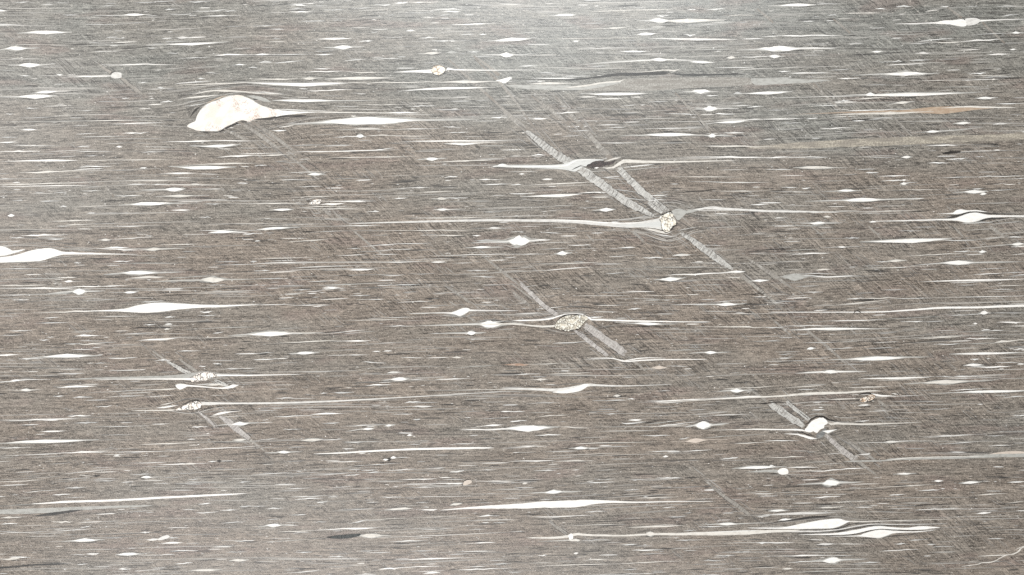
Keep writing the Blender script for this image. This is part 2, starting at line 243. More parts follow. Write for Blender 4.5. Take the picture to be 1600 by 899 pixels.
(1200, 675): """
0 55 180 55 7;570 70 980 55 8;720 66 770 62 830 62 40 15 4 C;980 30 1350 12 7;1000 35 1250 22 7;1370 22 1470 20 6;1080 75 1290 62 5;1390 88 1500 84 6
0 160 210 153 8;1340 148 1500 133 1760 126 150 26 8 P;530 145 620 140 645 135 60 10;0 215 40 214 14;130 248 360 245 6;130 225 300 222 9
300 245 600 225 10;180 330 395 320 600 312 60 38 5;430 308 520 312 8;780 265 850 262 930 258 45 13;690 350 1000 330 9;1020 310 1065 307 1100 305 30 12
1190 322 1265 317 1340 310 55 15;1510 316 1600 312 10;950 368 1060 362 9;770 395 850 391 8;400 442 640 432 8;0 385 330 372 6 G;280 412 440 402 8
1290 395 1480 385 9;1500 445 1600 435 10 C;310 475 460 467 11;0 495 60 492 130 490 50 13;-60 525 200 508 530 498 230 14;60 556 110 548 170 546 40 14
0 695 150 690 9;280 706 360 702 530 696 60 14;0 780 420 772 8;420 774 520 772 6;150 815 330 810 7;230 812 400 802 630 793 65 34;720 745 930 735 7
580 818 690 815 7;800 702 860 700 10;1380 668 1460 665 9;1290 512 1350 507 1400 505 50 12;890 675 990 668 8;1000 705 1040 703 9;1040 720 1150 717 6
940 488 1210 478 6;170 880 440 868 8;80 858 120 856 170 852 35 12;930 458 1150 450 6 D;1420 452 1600 445 6 D""",
}
rng = random.Random(7)
nrng = np.random.default_rng(11)
# ---------------------------------------------------------------- materials
class NT:
    """a short hand for building node trees"""
    def __init__(self, name, rough=0.30):
        self.m = bpy.data.materials.new(name)
        self.m.use_nodes = True
        self.t = self.m.node_tree
        self.b = self.t.nodes['Principled BSDF']
        self.b.inputs['Roughness'].default_value = rough
        self.b.inputs['IOR'].default_value = 1.46
    def n(self, kind, **kw):
        x = self.t.nodes.new(kind)
        for k, v in kw.items(): setattr(x, k, v)
        return x
    def set(self, sock, v):
        if isinstance(v, bpy.types.NodeSocket): self.t.links.new(v, sock)
        elif isinstance(v, tuple) and len(v) == 3 and sock.type == 'RGBA': sock.default_value = (*v, 1)
        else: sock.default_value = v
    def math(self, op, a, b=0.0, c=0.0, clamp=False):
        x = self.n('ShaderNodeMath', operation=op, use_clamp=clamp)
        for i, v in enumerate((a, b, c)): self.set(x.inputs[i], v)
        return x.outputs[0]
    def units(self):
        tc = self.n('ShaderNodeTexCoord')
        x = self.n('ShaderNodeVectorMath', operation='SCALE')
        self.set(x.inputs[0], tc.outputs['Object']); x.inputs['Scale'].default_value = 1.0 / S
        return x.outputs[0]
    def uv(self, name):
        return self.n('ShaderNodeUVMap', uv_map=name).outputs[0]
    def mapv(self, v, scale, rot=0.0, off=(0, 0, 0)):
        x = self.n('ShaderNodeMapping')
        self.set(x.inputs['Vector'], v)
        # rotate first, then stretch
        if rot:
            r = self.n('ShaderNodeMapping'); self.set(r.inputs['Vector'], v)
            r.inputs['Rotation'].default_value = (0, 0, rot)
            self.set(x.inputs['Vector'], r.outputs[0])
        x.inputs['Scale'].default_value = scale
        x.inputs['Location'].default_value = off
        return x.outputs[0]
    def noise(self, v, detail=2.0, rough=0.5, scale=1.0, dist=0.0):
        x = self.n('ShaderNodeTexNoise', noise_dimensions='2D')
        self.set(x.inputs['Vector'], v)
        x.inputs['Scale'].default_value = scale; x.inputs['Detail'].default_value = detail
        x.inputs['Roughness'].default_value = rough; x.inputs['Distortion'].default_value = dist
        return x.outputs[0]
    def ramp(self, f, lo, hi, a=0.0, b=1.0):
        x = self.n('ShaderNodeMapRange', interpolation_type='SMOOTHSTEP')
        self.set(x.inputs[0], f)
        for i, v in enumerate((lo, hi, a, b)): x.inputs[i + 1].default_value = v
        return x.outputs[0]
    def mix(self, f, a, b, mode='MIX'):
        x = self.n('ShaderNodeMix', data_type='RGBA', blend_type=mode)
        self.set(x.inputs[0], f); self.set(x.inputs[6], a); self.set(x.inputs[7], b)
        return x.outputs[2]
    def grey(self, v):
        x = self.n('ShaderNodeCombineColor')
        for i in range(3): self.set(x.inputs[i], v)
        return x.outputs[0]
    def attr(self, name, out='Fac'):
        return self.n('ShaderNodeAttribute', attribute_name=name).outputs[out]
    def done(self, color, rough=None, height=None, dist=0.00004, strength=0.3):
        self.set(self.b.inputs['Base Color'], color)
        if rough is not None: self.set(self.b.inputs['Roughness'], rough)
        if height is not None:
            x = self.n('ShaderNodeBump'); self.set(x.inputs['Height'], height)
            x.inputs['Distance'].default_value = dist; x.inputs['Strength'].default_value = strength
            self.set(self.b.inputs['Normal'], x.outputs[0])
        return self.m

def matrix_material():
    k = NT('rock_matrix', 0.30)
    f = k.uv('fabric'); p = k.units()
    # foliation: grains drawn out along the fabric, at three sizes
    n1 = k.noise(k.mapv(f, (1 / 13, 1 / 1.5, 1)), 2.0, 0.6)
    n2 = k.noise(k.mapv(f, (1 / 55, 1 / 3.2, 1), off=(3.1, 8.7, 0)), 2.0, 0.55)
    n3 = k.noise(k.mapv(f, (1 / 190, 1 / 11, 1), off=(13.1, 2.7, 0)), 2.0, 0.5)
    g = k.noise(k.mapv(p, (1 / 2.0, 1 / 1.7, 1), off=(5, 1, 0)), 1.0, 0.5)
    # fine oblique cleavage, in patches
    pw = k.n('ShaderNodeVectorMath', operation='ADD')
    wob = k.n('ShaderNodeTexNoise', noise_dimensions='2D'); k.set(wob.inputs['Vector'], k.mapv(p, (1 / 90, 1 / 90, 1)))
    ws = k.n('ShaderNodeVectorMath', operation='SCALE'); k.set(ws.inputs[0], wob.outputs['Color']); ws.inputs['Scale'].default_value = 5.0
    k.set(pw.inputs[0], p); k.set(pw.inputs[1], ws.outputs[0])
    l1 = k.noise(k.mapv(pw.outputs[0], (1 / 60, 1 / 2.0, 1), rot=math.radians(38)), 1.5, 0.5)
    l2 = k.noise(k.mapv(pw.outputs[0], (1 / 45, 1 / 1.8, 1), rot=math.radians(44), off=(7, 3, 0)), 1.0, 0.5)
    patch = k.ramp(k.noise(k.mapv(p, (1 / 70, 1 / 45, 1), off=(1.7, 4.2, 0)), 2.0, 0.55), 0.40, 0.62)
    cle = k.attr('cleavage')
    amt = k.math('MULTIPLY', k.math('ADD', cle, 0.42), k.math('ADD', patch, 0.25))
    amt = k.math('MINIMUM', amt, 1.15)
    lin = k.math('SUBTRACT', k.math('ADD', k.math('MULTIPLY', l1, 0.9), k.math('MULTIPLY', l2, 1.1)), 1.0)
    v = k.math('MULTIPLY_ADD', k.math('SUBTRACT', n1, 0.5), 1.95, 1.0)
    v = k.math('MULTIPLY_ADD', k.math('SUBTRACT', n2, 0.5), 1.20, v)
    v = k.math('MULTIPLY_ADD', k.math('SUBTRACT', n3, 0.5), 0.55, v)
    v = k.math('MULTIPLY_ADD', k.math('SUBTRACT', g, 0.5), 1.5, v)
    v = k.math('MULTIPLY_ADD', k.math('MULTIPLY', lin, amt), 1.2, v)
    v = k.math('MAXIMUM', v, 0.30)
    low = k.noise(k.mapv(f, (1 / 340, 1 / 90, 1), off=(2, 9, 0)), 3.0, 0.55)
    tint = k.math('ADD', k.attr('tint'), k.math('MULTIPLY', k.math('SUBTRACT', low, 0.5), 1.6), clamp=True)
    base = k.mix(tint, (0.175, 0.147, 0.122), (0.162, 0.159, 0.144))
    blotch = k.ramp(k.noise(k.mapv(f, (1 / 120, 1 / 26, 1), off=(31, 19, 0)), 2.0, 0.5), 0.56, 0.74)
    base = k.mix(k.math('MULTIPLY', blotch, 0.5), base, (0.160, 0.124, 0.108))
    col = k.mix(1.0, base, k.grey(v), 'MULTIPLY')
    # pale grains too small to draw one by one
    sp = k.ramp(k.noise(k.mapv(f, (1 / 5.0, 1 / 1.7, 1), off=(41, 7, 0)), 1.0, 0.5), 0.70, 0.80)
    col = k.mix(k.math('MULTIPLY', sp, 0.55), col, (0.58, 0.53, 0.47))
    rough = k.math('MULTIPLY_ADD', n3, 0.08, 0.23)
    return k.done(col, rough, v, 0.00003, 0.25)

def pale_material(name, color, vary=0.12, dark=(0.5, 0.45, 0.4), ends=True, rough=0.28):
    k = NT(name, rough)
    p = k.units()
    n = k.noise(k.mapv(p, (1 / 9, 1 / 3.5, 1)), 3.0, 0.6)
    oi = k.n('ShaderNodeObjectInfo')
    f = k.math('ADD', k.ramp(n, 0.42, 0.70), k.math('MULTIPLY', oi.outputs['Random'], 0.5))
    f = k.math('MULTIPLY', f, vary)
    col = k.mix(f, color, dark)
    if ends: col = k.mix(k.attr('ends'), col, tuple(0.55 * a + 0.45 * c for a, c in zip(color, (0.19, 0.17, 0.15))))
    return k.done(col)

def fleck_material(name):
    k = NT(name, 0.30)
    return k.done(k.attr('tone', 'Color'))

def mottled_material(name, c1, c2, crack, cell=3.2, width=0.16):
    k = NT(name, 0.34)
    p = k.units()
    vo = k.n('ShaderNodeTexVoronoi', voronoi_dimensions='2D', feature='DISTANCE_TO_EDGE')
    wob = k.n('ShaderNodeTexNoise', noise_dimensions='2D'); k.set(wob.inputs['Vector'], k.mapv(p, (1 / 4, 1 / 4, 1)))
    a = k.n('ShaderNodeVectorMath', operation='MULTIPLY_ADD')
    k.set(a.inputs[0], wob.outputs['Color']); a.inputs[1].default_value = (3, 3, 0); k.set(a.inputs[2], p)
    k.set(vo.inputs['Vector'], k.mapv(a.outputs[0], (1 / cell, 0.8 / cell, 1))); vo.inputs['Scale'].default_value = 1
    ed = k.ramp(vo.outputs['Distance'], 0.02, width, 1.0, 0.0)
    n = k.noise(k.mapv(p, (1 / 6, 1 / 5, 1)), 2.0, 0.6)
    base = k.mix(k.ramp(n, 0.38, 0.62), c1, c2)
    part = k.ramp(k.noise(k.mapv(p, (1 / 7, 1 / 7, 1), off=(9, 9, 0)), 1.0), 0.34, 0.56)
    return k.done(k.mix(k.math('MULTIPLY', ed, part), base, crack), None, ed, 0.00008, 0.4)

def big_grain_material():
    k = NT('feldspar', 0.26)
    p = k.units()
    n = k.noise(k.mapv(p, (1 / 30, 1 / 20, 1), rot=math.radians(-35)), 3.0, 0.55)
    base = k.mix(k.ramp(n, 0.44, 0.66), (0.70, 0.675, 0.63), (0.665, 0.585, 0.52))
    w = k.n('ShaderNodeTexNoise', noise_dimensions='2D'); k.set(w.inputs['Vector'], k.mapv(p, (1 / 16, 1 / 16, 1))); w.inputs['Detail'].default_value = 3
    a = k.n('ShaderNodeVectorMath', operation='MULTIPLY_ADD')
    k.set(a.inputs[0], w.outputs['Color']); a.inputs[1].default_value = (22, 22, 0); k.set(a.inputs[2], p)
    vo = k.n('ShaderNodeTexVoronoi', voronoi_dimensions='2D', feature='DISTANCE_TO_EDGE')
    k.set(vo.inputs['Vector'], k.mapv(a.outputs[0], (1 / 26, 1 / 20, 1))); vo.inputs['Scale'].default_value = 1
    ed = k.ramp(vo.outputs['Distance'], 0.0, 0.07, 1.0, 0.0)
    part = k.ramp(k.noise(k.mapv(p, (1 / 40, 1 / 40, 1), off=(3, 1, 0)), 1.0), 0.42, 0.60)
    return k.done(k.mix(k.math('MULTIPLY', k.math('MULTIPLY', ed, part), 0.9), base, (0.36, 0.25, 0.20)))

def band_material(name, c, dk, along=2.6):
    k = NT(name, 0.34)
    u = k.uv('along')
    n = k.noise(k.mapv(u, (1 / along, 1 / 22, 1)), 1.0, 0.5, dist=0.5)
    n2 = k.noise(k.mapv(u, (1 / 14, 1 / 3, 1), off=(4, 4, 0)), 2.0, 0.5)
    ln = k.ramp(n, 0.52, 0.62)
    lt = k.ramp(n, 0.40, 0.26)
    some = k.ramp(k.noise(k.mapv(u, (1 / 26, 1 / 40, 1), off=(2, 6, 0)), 1.0), 0.38, 0.60)
    col = k.mix(k.math('MULTIPLY', k.math('MULTIPLY', ln, some), 0.55), c, dk)
    col = k.mix(k.math('MULTIPLY', lt, 0.28), col, (0.55, 0.53, 0.49))
    col = k.mix(k.math('MULTIPLY', k.ramp(n2, 0.42, 0.70), 0.5), col, (0.22, 0.20, 0.18))
    n4 = k.noise(k.mapv(u, (1 / 1.6, 1 / 4, 1), off=(8, 4, 0)), 1.0, 0.5)
    col = k.mix(1.0, col, k.grey(k.math('MULTIPLY_ADD', k.math('SUBTRACT', n4, 0.5), 0.9, 1.0)), 'MULTIPLY')
    # towards its ends the band is ground down into the ordinary matrix
    e = k.math('ADD', k.attr('ends'), k.math('MULTIPLY', k.math('SUBTRACT', k.noise(k.mapv(k.units(), (1 / 9, 1 / 2, 1)), 2.0, 0.6), 0.5), 1.3))
    col = k.mix(k.ramp(e, 0.25, 0.75), col, (0.180, 0.155, 0.130))
    return k.done(col, None, n, 0.0001, 0.4)

def granular_material(name, c1, c2):
    k = NT(name, 0.34)
    p = k.units()
    n = k.noise(k.mapv(p, (1 / 2.6, 1 / 2.2, 1)), 2.0, 0.6)
    n2 = k.noise(k.mapv(p, (1 / 30, 1 / 6, 1), off=(3, 3, 0)), 2.0, 0.5)
    c = k.mix(k.ramp(n, 0.32, 0.68), c1, c2)
    n3 = k.noise(k.mapv(p, (1 / 22, 1 / 1.8, 1), off=(7, 3, 0)), 2.0, 0.6)
    c = k.mix(k.math('MULTIPLY', k.ramp(n2, 0.4, 0.65), 0.55), c, (0.165, 0.145, 0.125))
    c = k.mix(k.math('MULTIPLY', k.ramp(n3, 0.52, 0.70), 0.8), c, (0.160, 0.142, 0.122))
    e = k.math('ADD', k.attr('ends'), k.math('MULTIPLY', k.math('SUBTRACT', n3, 0.5), 1.2))
    return k.done(k.mix(k.ramp(e, 0.3, 0.7), c, (0.172, 0.150, 0.127)), None, n, 0.00008, 0.4)

M = {
 'matrix': matrix_material(),
 'W': pale_material('white_quartz', (0.77, 0.755, 0.725), 0.30, (0.56, 0.51, 0.46)),
 'C': pale_material('cream_feldspar', (0.63, 0.60, 0.55), 0.40, (0.36, 0.33, 0.29)),
 'G': pale_material('grey_quartz', (0.38, 0.375, 0.35), 0.5, (0.22, 0.21, 0.19)),
 'K': pale_material('pale_grey_quartz', (0.63, 0.615, 0.585), 0.45, (0.38, 0.36, 0.335)),
 'B': pale_material('bluish_quartz', (0.54, 0.54, 0.52), 0.5, (0.42, 0.415, 0.395)),
 'T': pale_material('tan_feldspar', (0.34, 0.25, 0.178), 0.5, (0.48, 0.41, 0.33)),
 'P': pale_material('pink_feldspar', (0.55, 0.475, 0.41), 0.5, (0.40, 0.35, 0.30)),
 'R': pale_material('rusty_feldspar', (0.28, 0.17, 0.115), 0.60, (0.42, 0.34, 0.28)),
 'D': pale_material('dark_mica', (0.012, 0.010, 0.009), 0.40, (0.05, 0.042, 0.036)),
 'V': pale_material('grey_mica', (0.022, 0.022, 0.021), 0.5, (0.07, 0.063, 0.057)),
  'S': pale_material('slate_grey_mica', (0.11, 0.11, 0.108), 0.6, (0.26, 0.26, 0.25)),
 'big': big_grain_material(),
 'mot': mottled_material('cracked_feldspar', (0.78, 0.755, 0.68), (0.62, 0.56, 0.46), (0.06, 0.045, 0.035), 4.0, 0.20),
 'mot2': mottled_material('spotted_feldspar', (0.82, 0.79, 0.74), (0.68, 0.60, 0.53), (0.035, 0.028, 0.024), 3.6, 0.26),
 'moty': mottled_material('honey_feldspar', (0.74, 0.72, 0.64), (0.50, 0.455, 0.37), (0.085, 0.068, 0.052), 3.4, 0.26),
 'mott': mottled_material('brown_feldspar', (0.50, 0.36, 0.25), (0.76, 0.69, 0.60), (0.03, 0.022, 0.018), 3.4, 0.22),
 'ring': mottled_material('ringed_feldspar', (0.66, 0.59, 0.48), (0.78, 0.74, 0.66), (0.30, 0.22, 0.15), 6.0, 0.16),
 'darkc': mottled_material('biotite', (0.045, 0.030, 0.027), (0.015, 0.011, 0.010), (0.10, 0.075, 0.068), 3.0, 0.08),
 'green': mottled_material('hornblende', (0.012, 0.016, 0.016), (0.032, 0.038, 0.037), (0.006, 0.007, 0.007), 6.0, 0.14),
 'band': band_material('kinked_mica', (0.42, 0.41, 0.385), (0.08, 0.071, 0.064), 2.4),
 'band2': band_material('faint_kinked_mica', (0.245, 0.226, 0.20), (0.10, 0.087, 0.075), 2.8),
 'band3': band_material('lilac_kinked_mica', (0.37, 0.345, 0.325), (0.17, 0.15, 0.14), 4.0),
 'sand': granular_material('sandy_quartz', (0.23, 0.205, 0.165), (0.42, 0.38, 0.315)),
 'gran': granular_material('granular_quartz', (0.20, 0.187, 0.165), (0.34, 0.322, 0.29)),
 'pale_flecks': fleck_material('pale_flecks'),
 'dark_flecks': fleck_material('dark_flecks'),
}

# ---------------------------------------------------------------- fabric of the rock: how the foliation runs and bends
GRAINS = [(378, 178, 80, 26), (1045, 348, 30, 20), (892, 505, 36, 14), (1275, 668, 26, 15), (318, 590, 28, 8), (298, 634, 28, 9), (30, 395, 70, 10),
          (235, 481, 70, 8), (1520, 340, 45, 8), (1295, 819, 55, 9), (1345, 832, 55, 8), (683, 111, 16, 8), (495, 316, 15, 6), (810, 378, 22, 7),
          (1098, 664, 18, 6), (900, 607, 34, 7), (1505, 36, 34, 7), (935, 256, 45, 9), (768, 507, 24, 6), (720, 487, 16, 7), (1300, 755, 18, 5)]

def trend(x, y):
    """height of the foliation above a straight line, in survey units down the face"""
    t = -0.022 * (x - 800)
    t = t - 0.012 * np.maximum(x - 1150, 0) * np.exp(-((y - 330) / 260.0) ** 2)
    t = t + 0.010 * (x - 800) * np.exp(-((y - 40) / 120.0) ** 2)
    t = t + 2.4 * np.sin(x / 151.0 + y / 83.0) + 1.3 * np.sin(x / 67.0 - y / 41.0 + 1.3)
    return t

def bend(x, y, sign):
    d = np.zeros_like(x)
    for cx, cy, rx, ry in GRAINS:
        dy = y - cy
        g = np.exp(-((x - cx) / (1.15 * rx)) ** 2) * np.exp(-np.abs(dy) / (1.9 * ry)) * ry * 0.8
        d = d + np.tanh(dy / (0.35 * ry)) * g
    return sign * d

CLEAVED = [(880, 180, 160, 90), (1330, 180, 230, 90), (1010, 380, 120, 50), (600, 400, 170, 90), (1420, 380, 230, 110), (1110, 460, 170, 80),
           (1500, 860, 150, 60), (1420, 590, 170, 80), (430, 235, 70, 35), (500, 330, 90, 60), (790, 450, 140, 60), (1330, 700, 110, 40),
           (130, 120, 60, 40), (1000, 560, 120, 60), (1200, 350, 120, 60), (320, 640, 90, 40), (700, 190, 120, 60), (1380, 60, 120, 60)]

def mesh_object(name, verts, faces, mat, parent=None, uvs=None, uvname='along', ends=None):
    me = bpy.data.meshes.new(name)
    me.from_pydata(verts, [], faces)
    me.materials.append(M[mat])
    if uvs is not None:
        l = me.uv_layers.new(name=uvname)
        idx = np.empty(len(me.loops), dtype=np.int32); me.loops.foreach_get('vertex_index', idx)
        l.data.foreach_set('uv', np.asarray(uvs, dtype=np.float32)[idx].ravel())
    if ends is not None:
        at = me.attributes.new('ends', 'FLOAT', 'POINT'); at.data.foreach_set('value', np.asarray(ends, dtype=np.float32))
    me.update()
    o = bpy.data.objects.new(name, me)
    sc.collection.objects.link(o)
    if parent is not None: o.parent = parent
    return o

# ---------------------------------------------------------------- the slab: one block, its upper face gridded so that the foliation can bend
EX, EY = 760, 520                # how far the slab goes on beyond the frame
def build_slab():
    gx = np.concatenate([np.linspace(-EX, -24, 36), np.arange(-16, W0 + 17, 4.0), np.linspace(W0 + 24, W0 + EX, 36)])
    gy = np.concatenate([np.linspace(-EY, -24, 24), np.arange(-16, H0 + 17, 4.0), np.linspace(H0 + 24, H0 + EY, 24)])
    nx, ny = len(gx), len(gy)
    xx, yy = np.meshgrid(gx, gy)
    fu = xx + 6 * np.sin(yy / 37.0)
    fv = yy - trend(xx, yy) + bend(xx, yy, -1)
    v = np.stack([(xx - W0 / 2) * S, (H0 / 2 - yy) * S, np.full_like(xx, TH)], -1).reshape(-1, 3)
    i = np.arange(nx * ny).reshape(ny, nx)
    q = np.stack([i[1:, :-1], i[1:, 1:], i[:-1, 1:], i[:-1, :-1]], -1).reshape(-1, 4)
    # sides and underside
    ring = np.concatenate([i[-1, :], i[-2::-1, -1], i[0, -2::-1], i[1:-1, 0]])
    low = v[ring].copy(); low[:, 2] = 0
    base = len(v)
    v = np.concatenate([v, low])
    n = len(ring)
    faces = q.tolist() + [[int(ring[(a + 1) % n]), int(ring[a]), base + a, base + (a + 1) % n] for a in range(n)]
    faces.append([base + a for a in range(n)][::-1])
    uv = np.zeros((len(v), 2)); uv[:nx * ny, 0] = fu.ravel(); uv[:nx * ny, 1] = fv.ravel(); uv[nx * ny:] = uv[ring] + 60
    o = mesh_object('polished_stone', v.tolist(), faces, 'matrix', None, uv, 'fabric')
    cl = np.zeros_like(xx)
    for cx, cy, rx, ry in CLEAVED:
        cl = np.maximum(cl, np.exp(-((xx - cx) / rx) ** 2 - ((yy - cy) / ry) ** 2))
    cl = np.maximum(cl, 0.35 * (np.abs(xx - 800) > 860))
    ti = 0.10 + 0.75 * np.exp(-((yy - 60) / 170.0) ** 2) + 0.12 * (xx > 1200) * np.clip((xx - 1200) / 300, 0, 1) + 0.08 * np.exp(-((yy - 880) / 160.0) ** 2)
    for nm, a in (('cleavage', cl), ('tint', np.clip(ti, 0, 1))):
        at = o.data.attributes.new(nm, 'FLOAT', 'POINT')
        full = np.zeros(len(v), dtype=np.float32); full[:nx * ny] = a.ravel()
        at.data.foreach_set('value', full)
    o['label'] = 'polished grey-brown banded rock slab crossed by white mineral lenses and streaks, filling the view'
    o['category'] = 'stone slab'
    o['kind'] = 'thing'
    return o
slab = build_slab()

# ---------------------------------------------------------------- shapes let into the face
def spline(pts, step=None, n=None):
    p = np.asarray(pts, dtype=float)
    if len(p) == 2:
        n = n or 5
        return p[0] + (p[1] - p[0]) * np.linspace(0, 1, n)[:, None]
    d = np.concatenate([[0], np.cumsum(np.hypot(*(p[1:, :2] - p[:-1, :2]).T))])
    n = n or max(len(p), int(d[-1] / step) + 1)
    ext = np.concatenate([[2 * p[0] - p[1]], p, [2 * p[-1] - p[-2]]])
    out = []
    for t in np.linspace(0, d[-1], n):
        k = min(max(int(np.searchsorted(d, t, 'right')) - 1, 0), len(p) - 2)
        u = (t - d[k]) / max(d[k + 1] - d[k], 1e-6)
        a, b, c, e = ext[k:k + 4]
        out.append(0.5 * (2 * b + (c - a) * u + (2 * a - 5 * b + 4 * c - e) * u * u + (3 * b - a - 3 * c + e) * u ** 3))
    return np.array(out)

def strip(pts, top, wobble=0.10):
    """a tapering body along a line (x, y, thickness): flat polished top, keel below"""
    p = np.asarray(pts, dtype=float)
    n = len(p)
    t = np.gradient(p[:, :2], axis=0)
    L = np.maximum(np.hypot(t[:, 0], t[:, 1]), 1e-6)
    nx, ny = -t[:, 1] / L, t[:, 0] / L
    h = np.maximum(p[:, 2], 0.05) * 0.5
    w1 = h * (1 + wobble * nrng.normal(size=n)); w2 = h * (1 + wobble * nrng.normal(size=n))
    up = np.stack([X(p[:, 0] - nx * w1), Y(p[:, 1] - ny * w1), np.full(n, TH + top)], -1)
    dn = np.stack([X(p[:, 0] + nx * w2), Y(p[:, 1] + ny * w2), np.full(n, TH + top)], -1)
    ke = np.stack([X(p[:, 0]), Y(p[:, 1]), TH - 0.0004 - h * S * 1.2], -1)
    v = np.concatenate([up, dn, ke])
    f = []
    for a in range(n - 1):
        f += [[n + a, n + a + 1, a + 1, a], [a, a + 1, 2 * n + a + 1, 2 * n + a], [2 * n + a, 2 * n + a + 1, n + a + 1, n + a]]
    s = np.concatenate([[0], np.cumsum(np.hypot(*np.diff(p[:, :2], axis=0).T))])
    uv = np.concatenate([np.stack([s, -w1], -1), np.stack([s, w2], -1), np.stack([s, 0 * s], -1)])
    return v, f, uv

def blob(outline, top, smooth=True, rough=0.0):
    p = np.asarray(outline, dtype=float)
    if smooth:
        q = np.concatenate([p[-2:], p, p[:3]])
        out = []
        for k in range(2, len(p) + 2):
            a, b, c, e = q[k - 1:k + 3]
            for u in (0, 0.34, 0.67):
                out.append(0.5 * (2 * b + (c - a) * u + (2 * a - 5 * b + 4 * c - e) * u * u + (3 * b - a - 3 * c + e) * u ** 3))
        p = np.array(out)
    if rough: p = p + nrng.normal(size=p.shape) * rough
    n = len(p)
    c = p.mean(0)
    lo = c + (p - c) * 0.6
    v = np.concatenate([np.stack([X(p[:, 0]), Y(p[:, 1]), np.full(n, TH + top)], -1), np.stack([X(lo[:, 0]), Y(lo[:, 1]), np.full(n, TH - 0.004)], -1)])
    area2 = np.sum(v[:n, 0] * np.roll(v[:n, 1], -1) - np.roll(v[:n, 0], -1) * v[:n, 1])
    idx = list(range(n)) if area2 > 0 else list(range(n))[::-1]
    f = [idx, [n + a for a in idx][::-1]]
    for a in range(n):
        i, j = idx[a], idx[(a + 1) % n]
        f.append([j, i, n + i, n + j])
    return v, f

MM = 0.001
def lens_stations(x0, y0, xc, yc, x1, y1, a, H, tt):
    L0, L1 = max(xc - x0, 1), max(x1 - xc, 1)
    a0, a1 = min(a, L0 * 0.95), min(a, L1 * 0.95)
    big = H > 7
    us = [-1, -0.86, -0.66, -0.44, -0.22, 0, 0.22, 0.44, 0.66, 0.86, 1] if big else [-1, -0.75, -0.45, 0, 0.45, 0.75, 1]
    xs = [x0, x0 + 0.5 * (L0 - a0)] + [xc + u * (a0 if u < 0 else a1) for u in us] + [x1 - 0.5 * (L1 - a1), x1]
    lean = (y1 - y0) * 0.35
    st = []
    for x in xs:
        s = (x - xc) / (L0 if x < xc else L1)
        ye = y0 if x < xc else y1
        y = yc + (ye - yc) * (s * s) ** 0.75
        u = (x - xc) / (a0 if x < xc else a1)
        core = max(0.0, 1 - abs(u) ** 1.6) ** 1.15 * H
        tail = tt * max(0.0, 1 - abs(s)) ** 0.7
        st.append((x, y, max(core, tail, 0.12)))
    sl = rng.uniform(-1, 1)
    st = [(x, y + rng.gauss(0, 0.05 * min(H, 6)) + sl * 0.06 * H * math.sin((x - xc) / max(a, 4) * 1.6), t) for x, y, t in st]
    out = [st[0]]
    for q in st[1:]:
        if q[0] - out[-1][0] > 0.4: out.append(q)
    return out

rows = []
for (ox, oy), text in SURVEY.items():
    for item in text.replace('\n', ';').split(';'):
        w = item.split()
        if not w: continue
        key = 'W'
        if w[-1].isalpha(): key = w.pop()
        v = [float(q) / 4 for q in w]
        if len(v) == 5:
            x0, y0, x1, y1, h = v
            rows.append(('streak', key, (x1 - x0) * h, [ox + x0, oy + y0, ox + x1, oy + y1, h]))
        else:
            x0, y0, xc, yc, x1, y1, a, H = v[:8]
            tt = v[8] if len(v) > 8 else max(0.7, 0.16 * H)
            rows.append(('lens', key, 1.3 * a * H + (x1 - x0) * tt * .5, [ox + x0, oy + y0, ox + xc, oy + yc, ox + x1, oy + y1, a, H, tt]))

def streak_stations(x0, y0, x1, y1, h):
    e = 0.10 * (x1 - x0) + 1.5
    x0, x1, y0, y1 = x0 - e, x1 + e, y0 - e * (y1 - y0) / (x1 - x0), y1 + e * (y1 - y0) / (x1 - x0)
    n = 7 if x1 - x0 < 70 else 9
    ts = np.linspace(0, 1, n)
    pk = rng.uniform(0.32, 0.68)
    y = y0 + (y1 - y0) * ts + np.sin(ts * math.pi) * rng.uniform(-0.7, 0.7) + nrng.normal(size=n) * 0.13 * h
    f = np.where(ts < pk, ts / pk, (1 - ts) / (1 - pk))
    th = h * 0.74 * np.clip(f, 0.0, 1) ** 0.80
    th[1:-1] *= 1 + 0.22 * nrng.normal(size=n - 2)
    return np.stack([x0 + (x1 - x0) * ts, y, np.maximum(th, 0.12)], -1)

class Heap:
    """many small bodies joined into one mesh, each with its own tone"""
    def __init__(self): self.v, self.f, self.c, self.n = [], [], [], 0
    def add(self, v, f, tone):
        self.v.append(v); self.c.append(np.tile(np.array([*tone, 1.0]), (len(v), 1)))
        self.f += [[a + self.n for a in q] for q in f]; self.n += len(v)
    def build(self, name, mat, label=None):
        o = mesh_object(name, np.concatenate(self.v).tolist(), self.f, mat, slab)
        at = o.data.attributes.new('tone', 'FLOAT_COLOR', 'POINT')
        at.data.foreach_set('color', np.concatenate(self.c).astype(np.float32).ravel())
        o['kind'] = 'stuff'
        if label: o['label'] = label
        return o

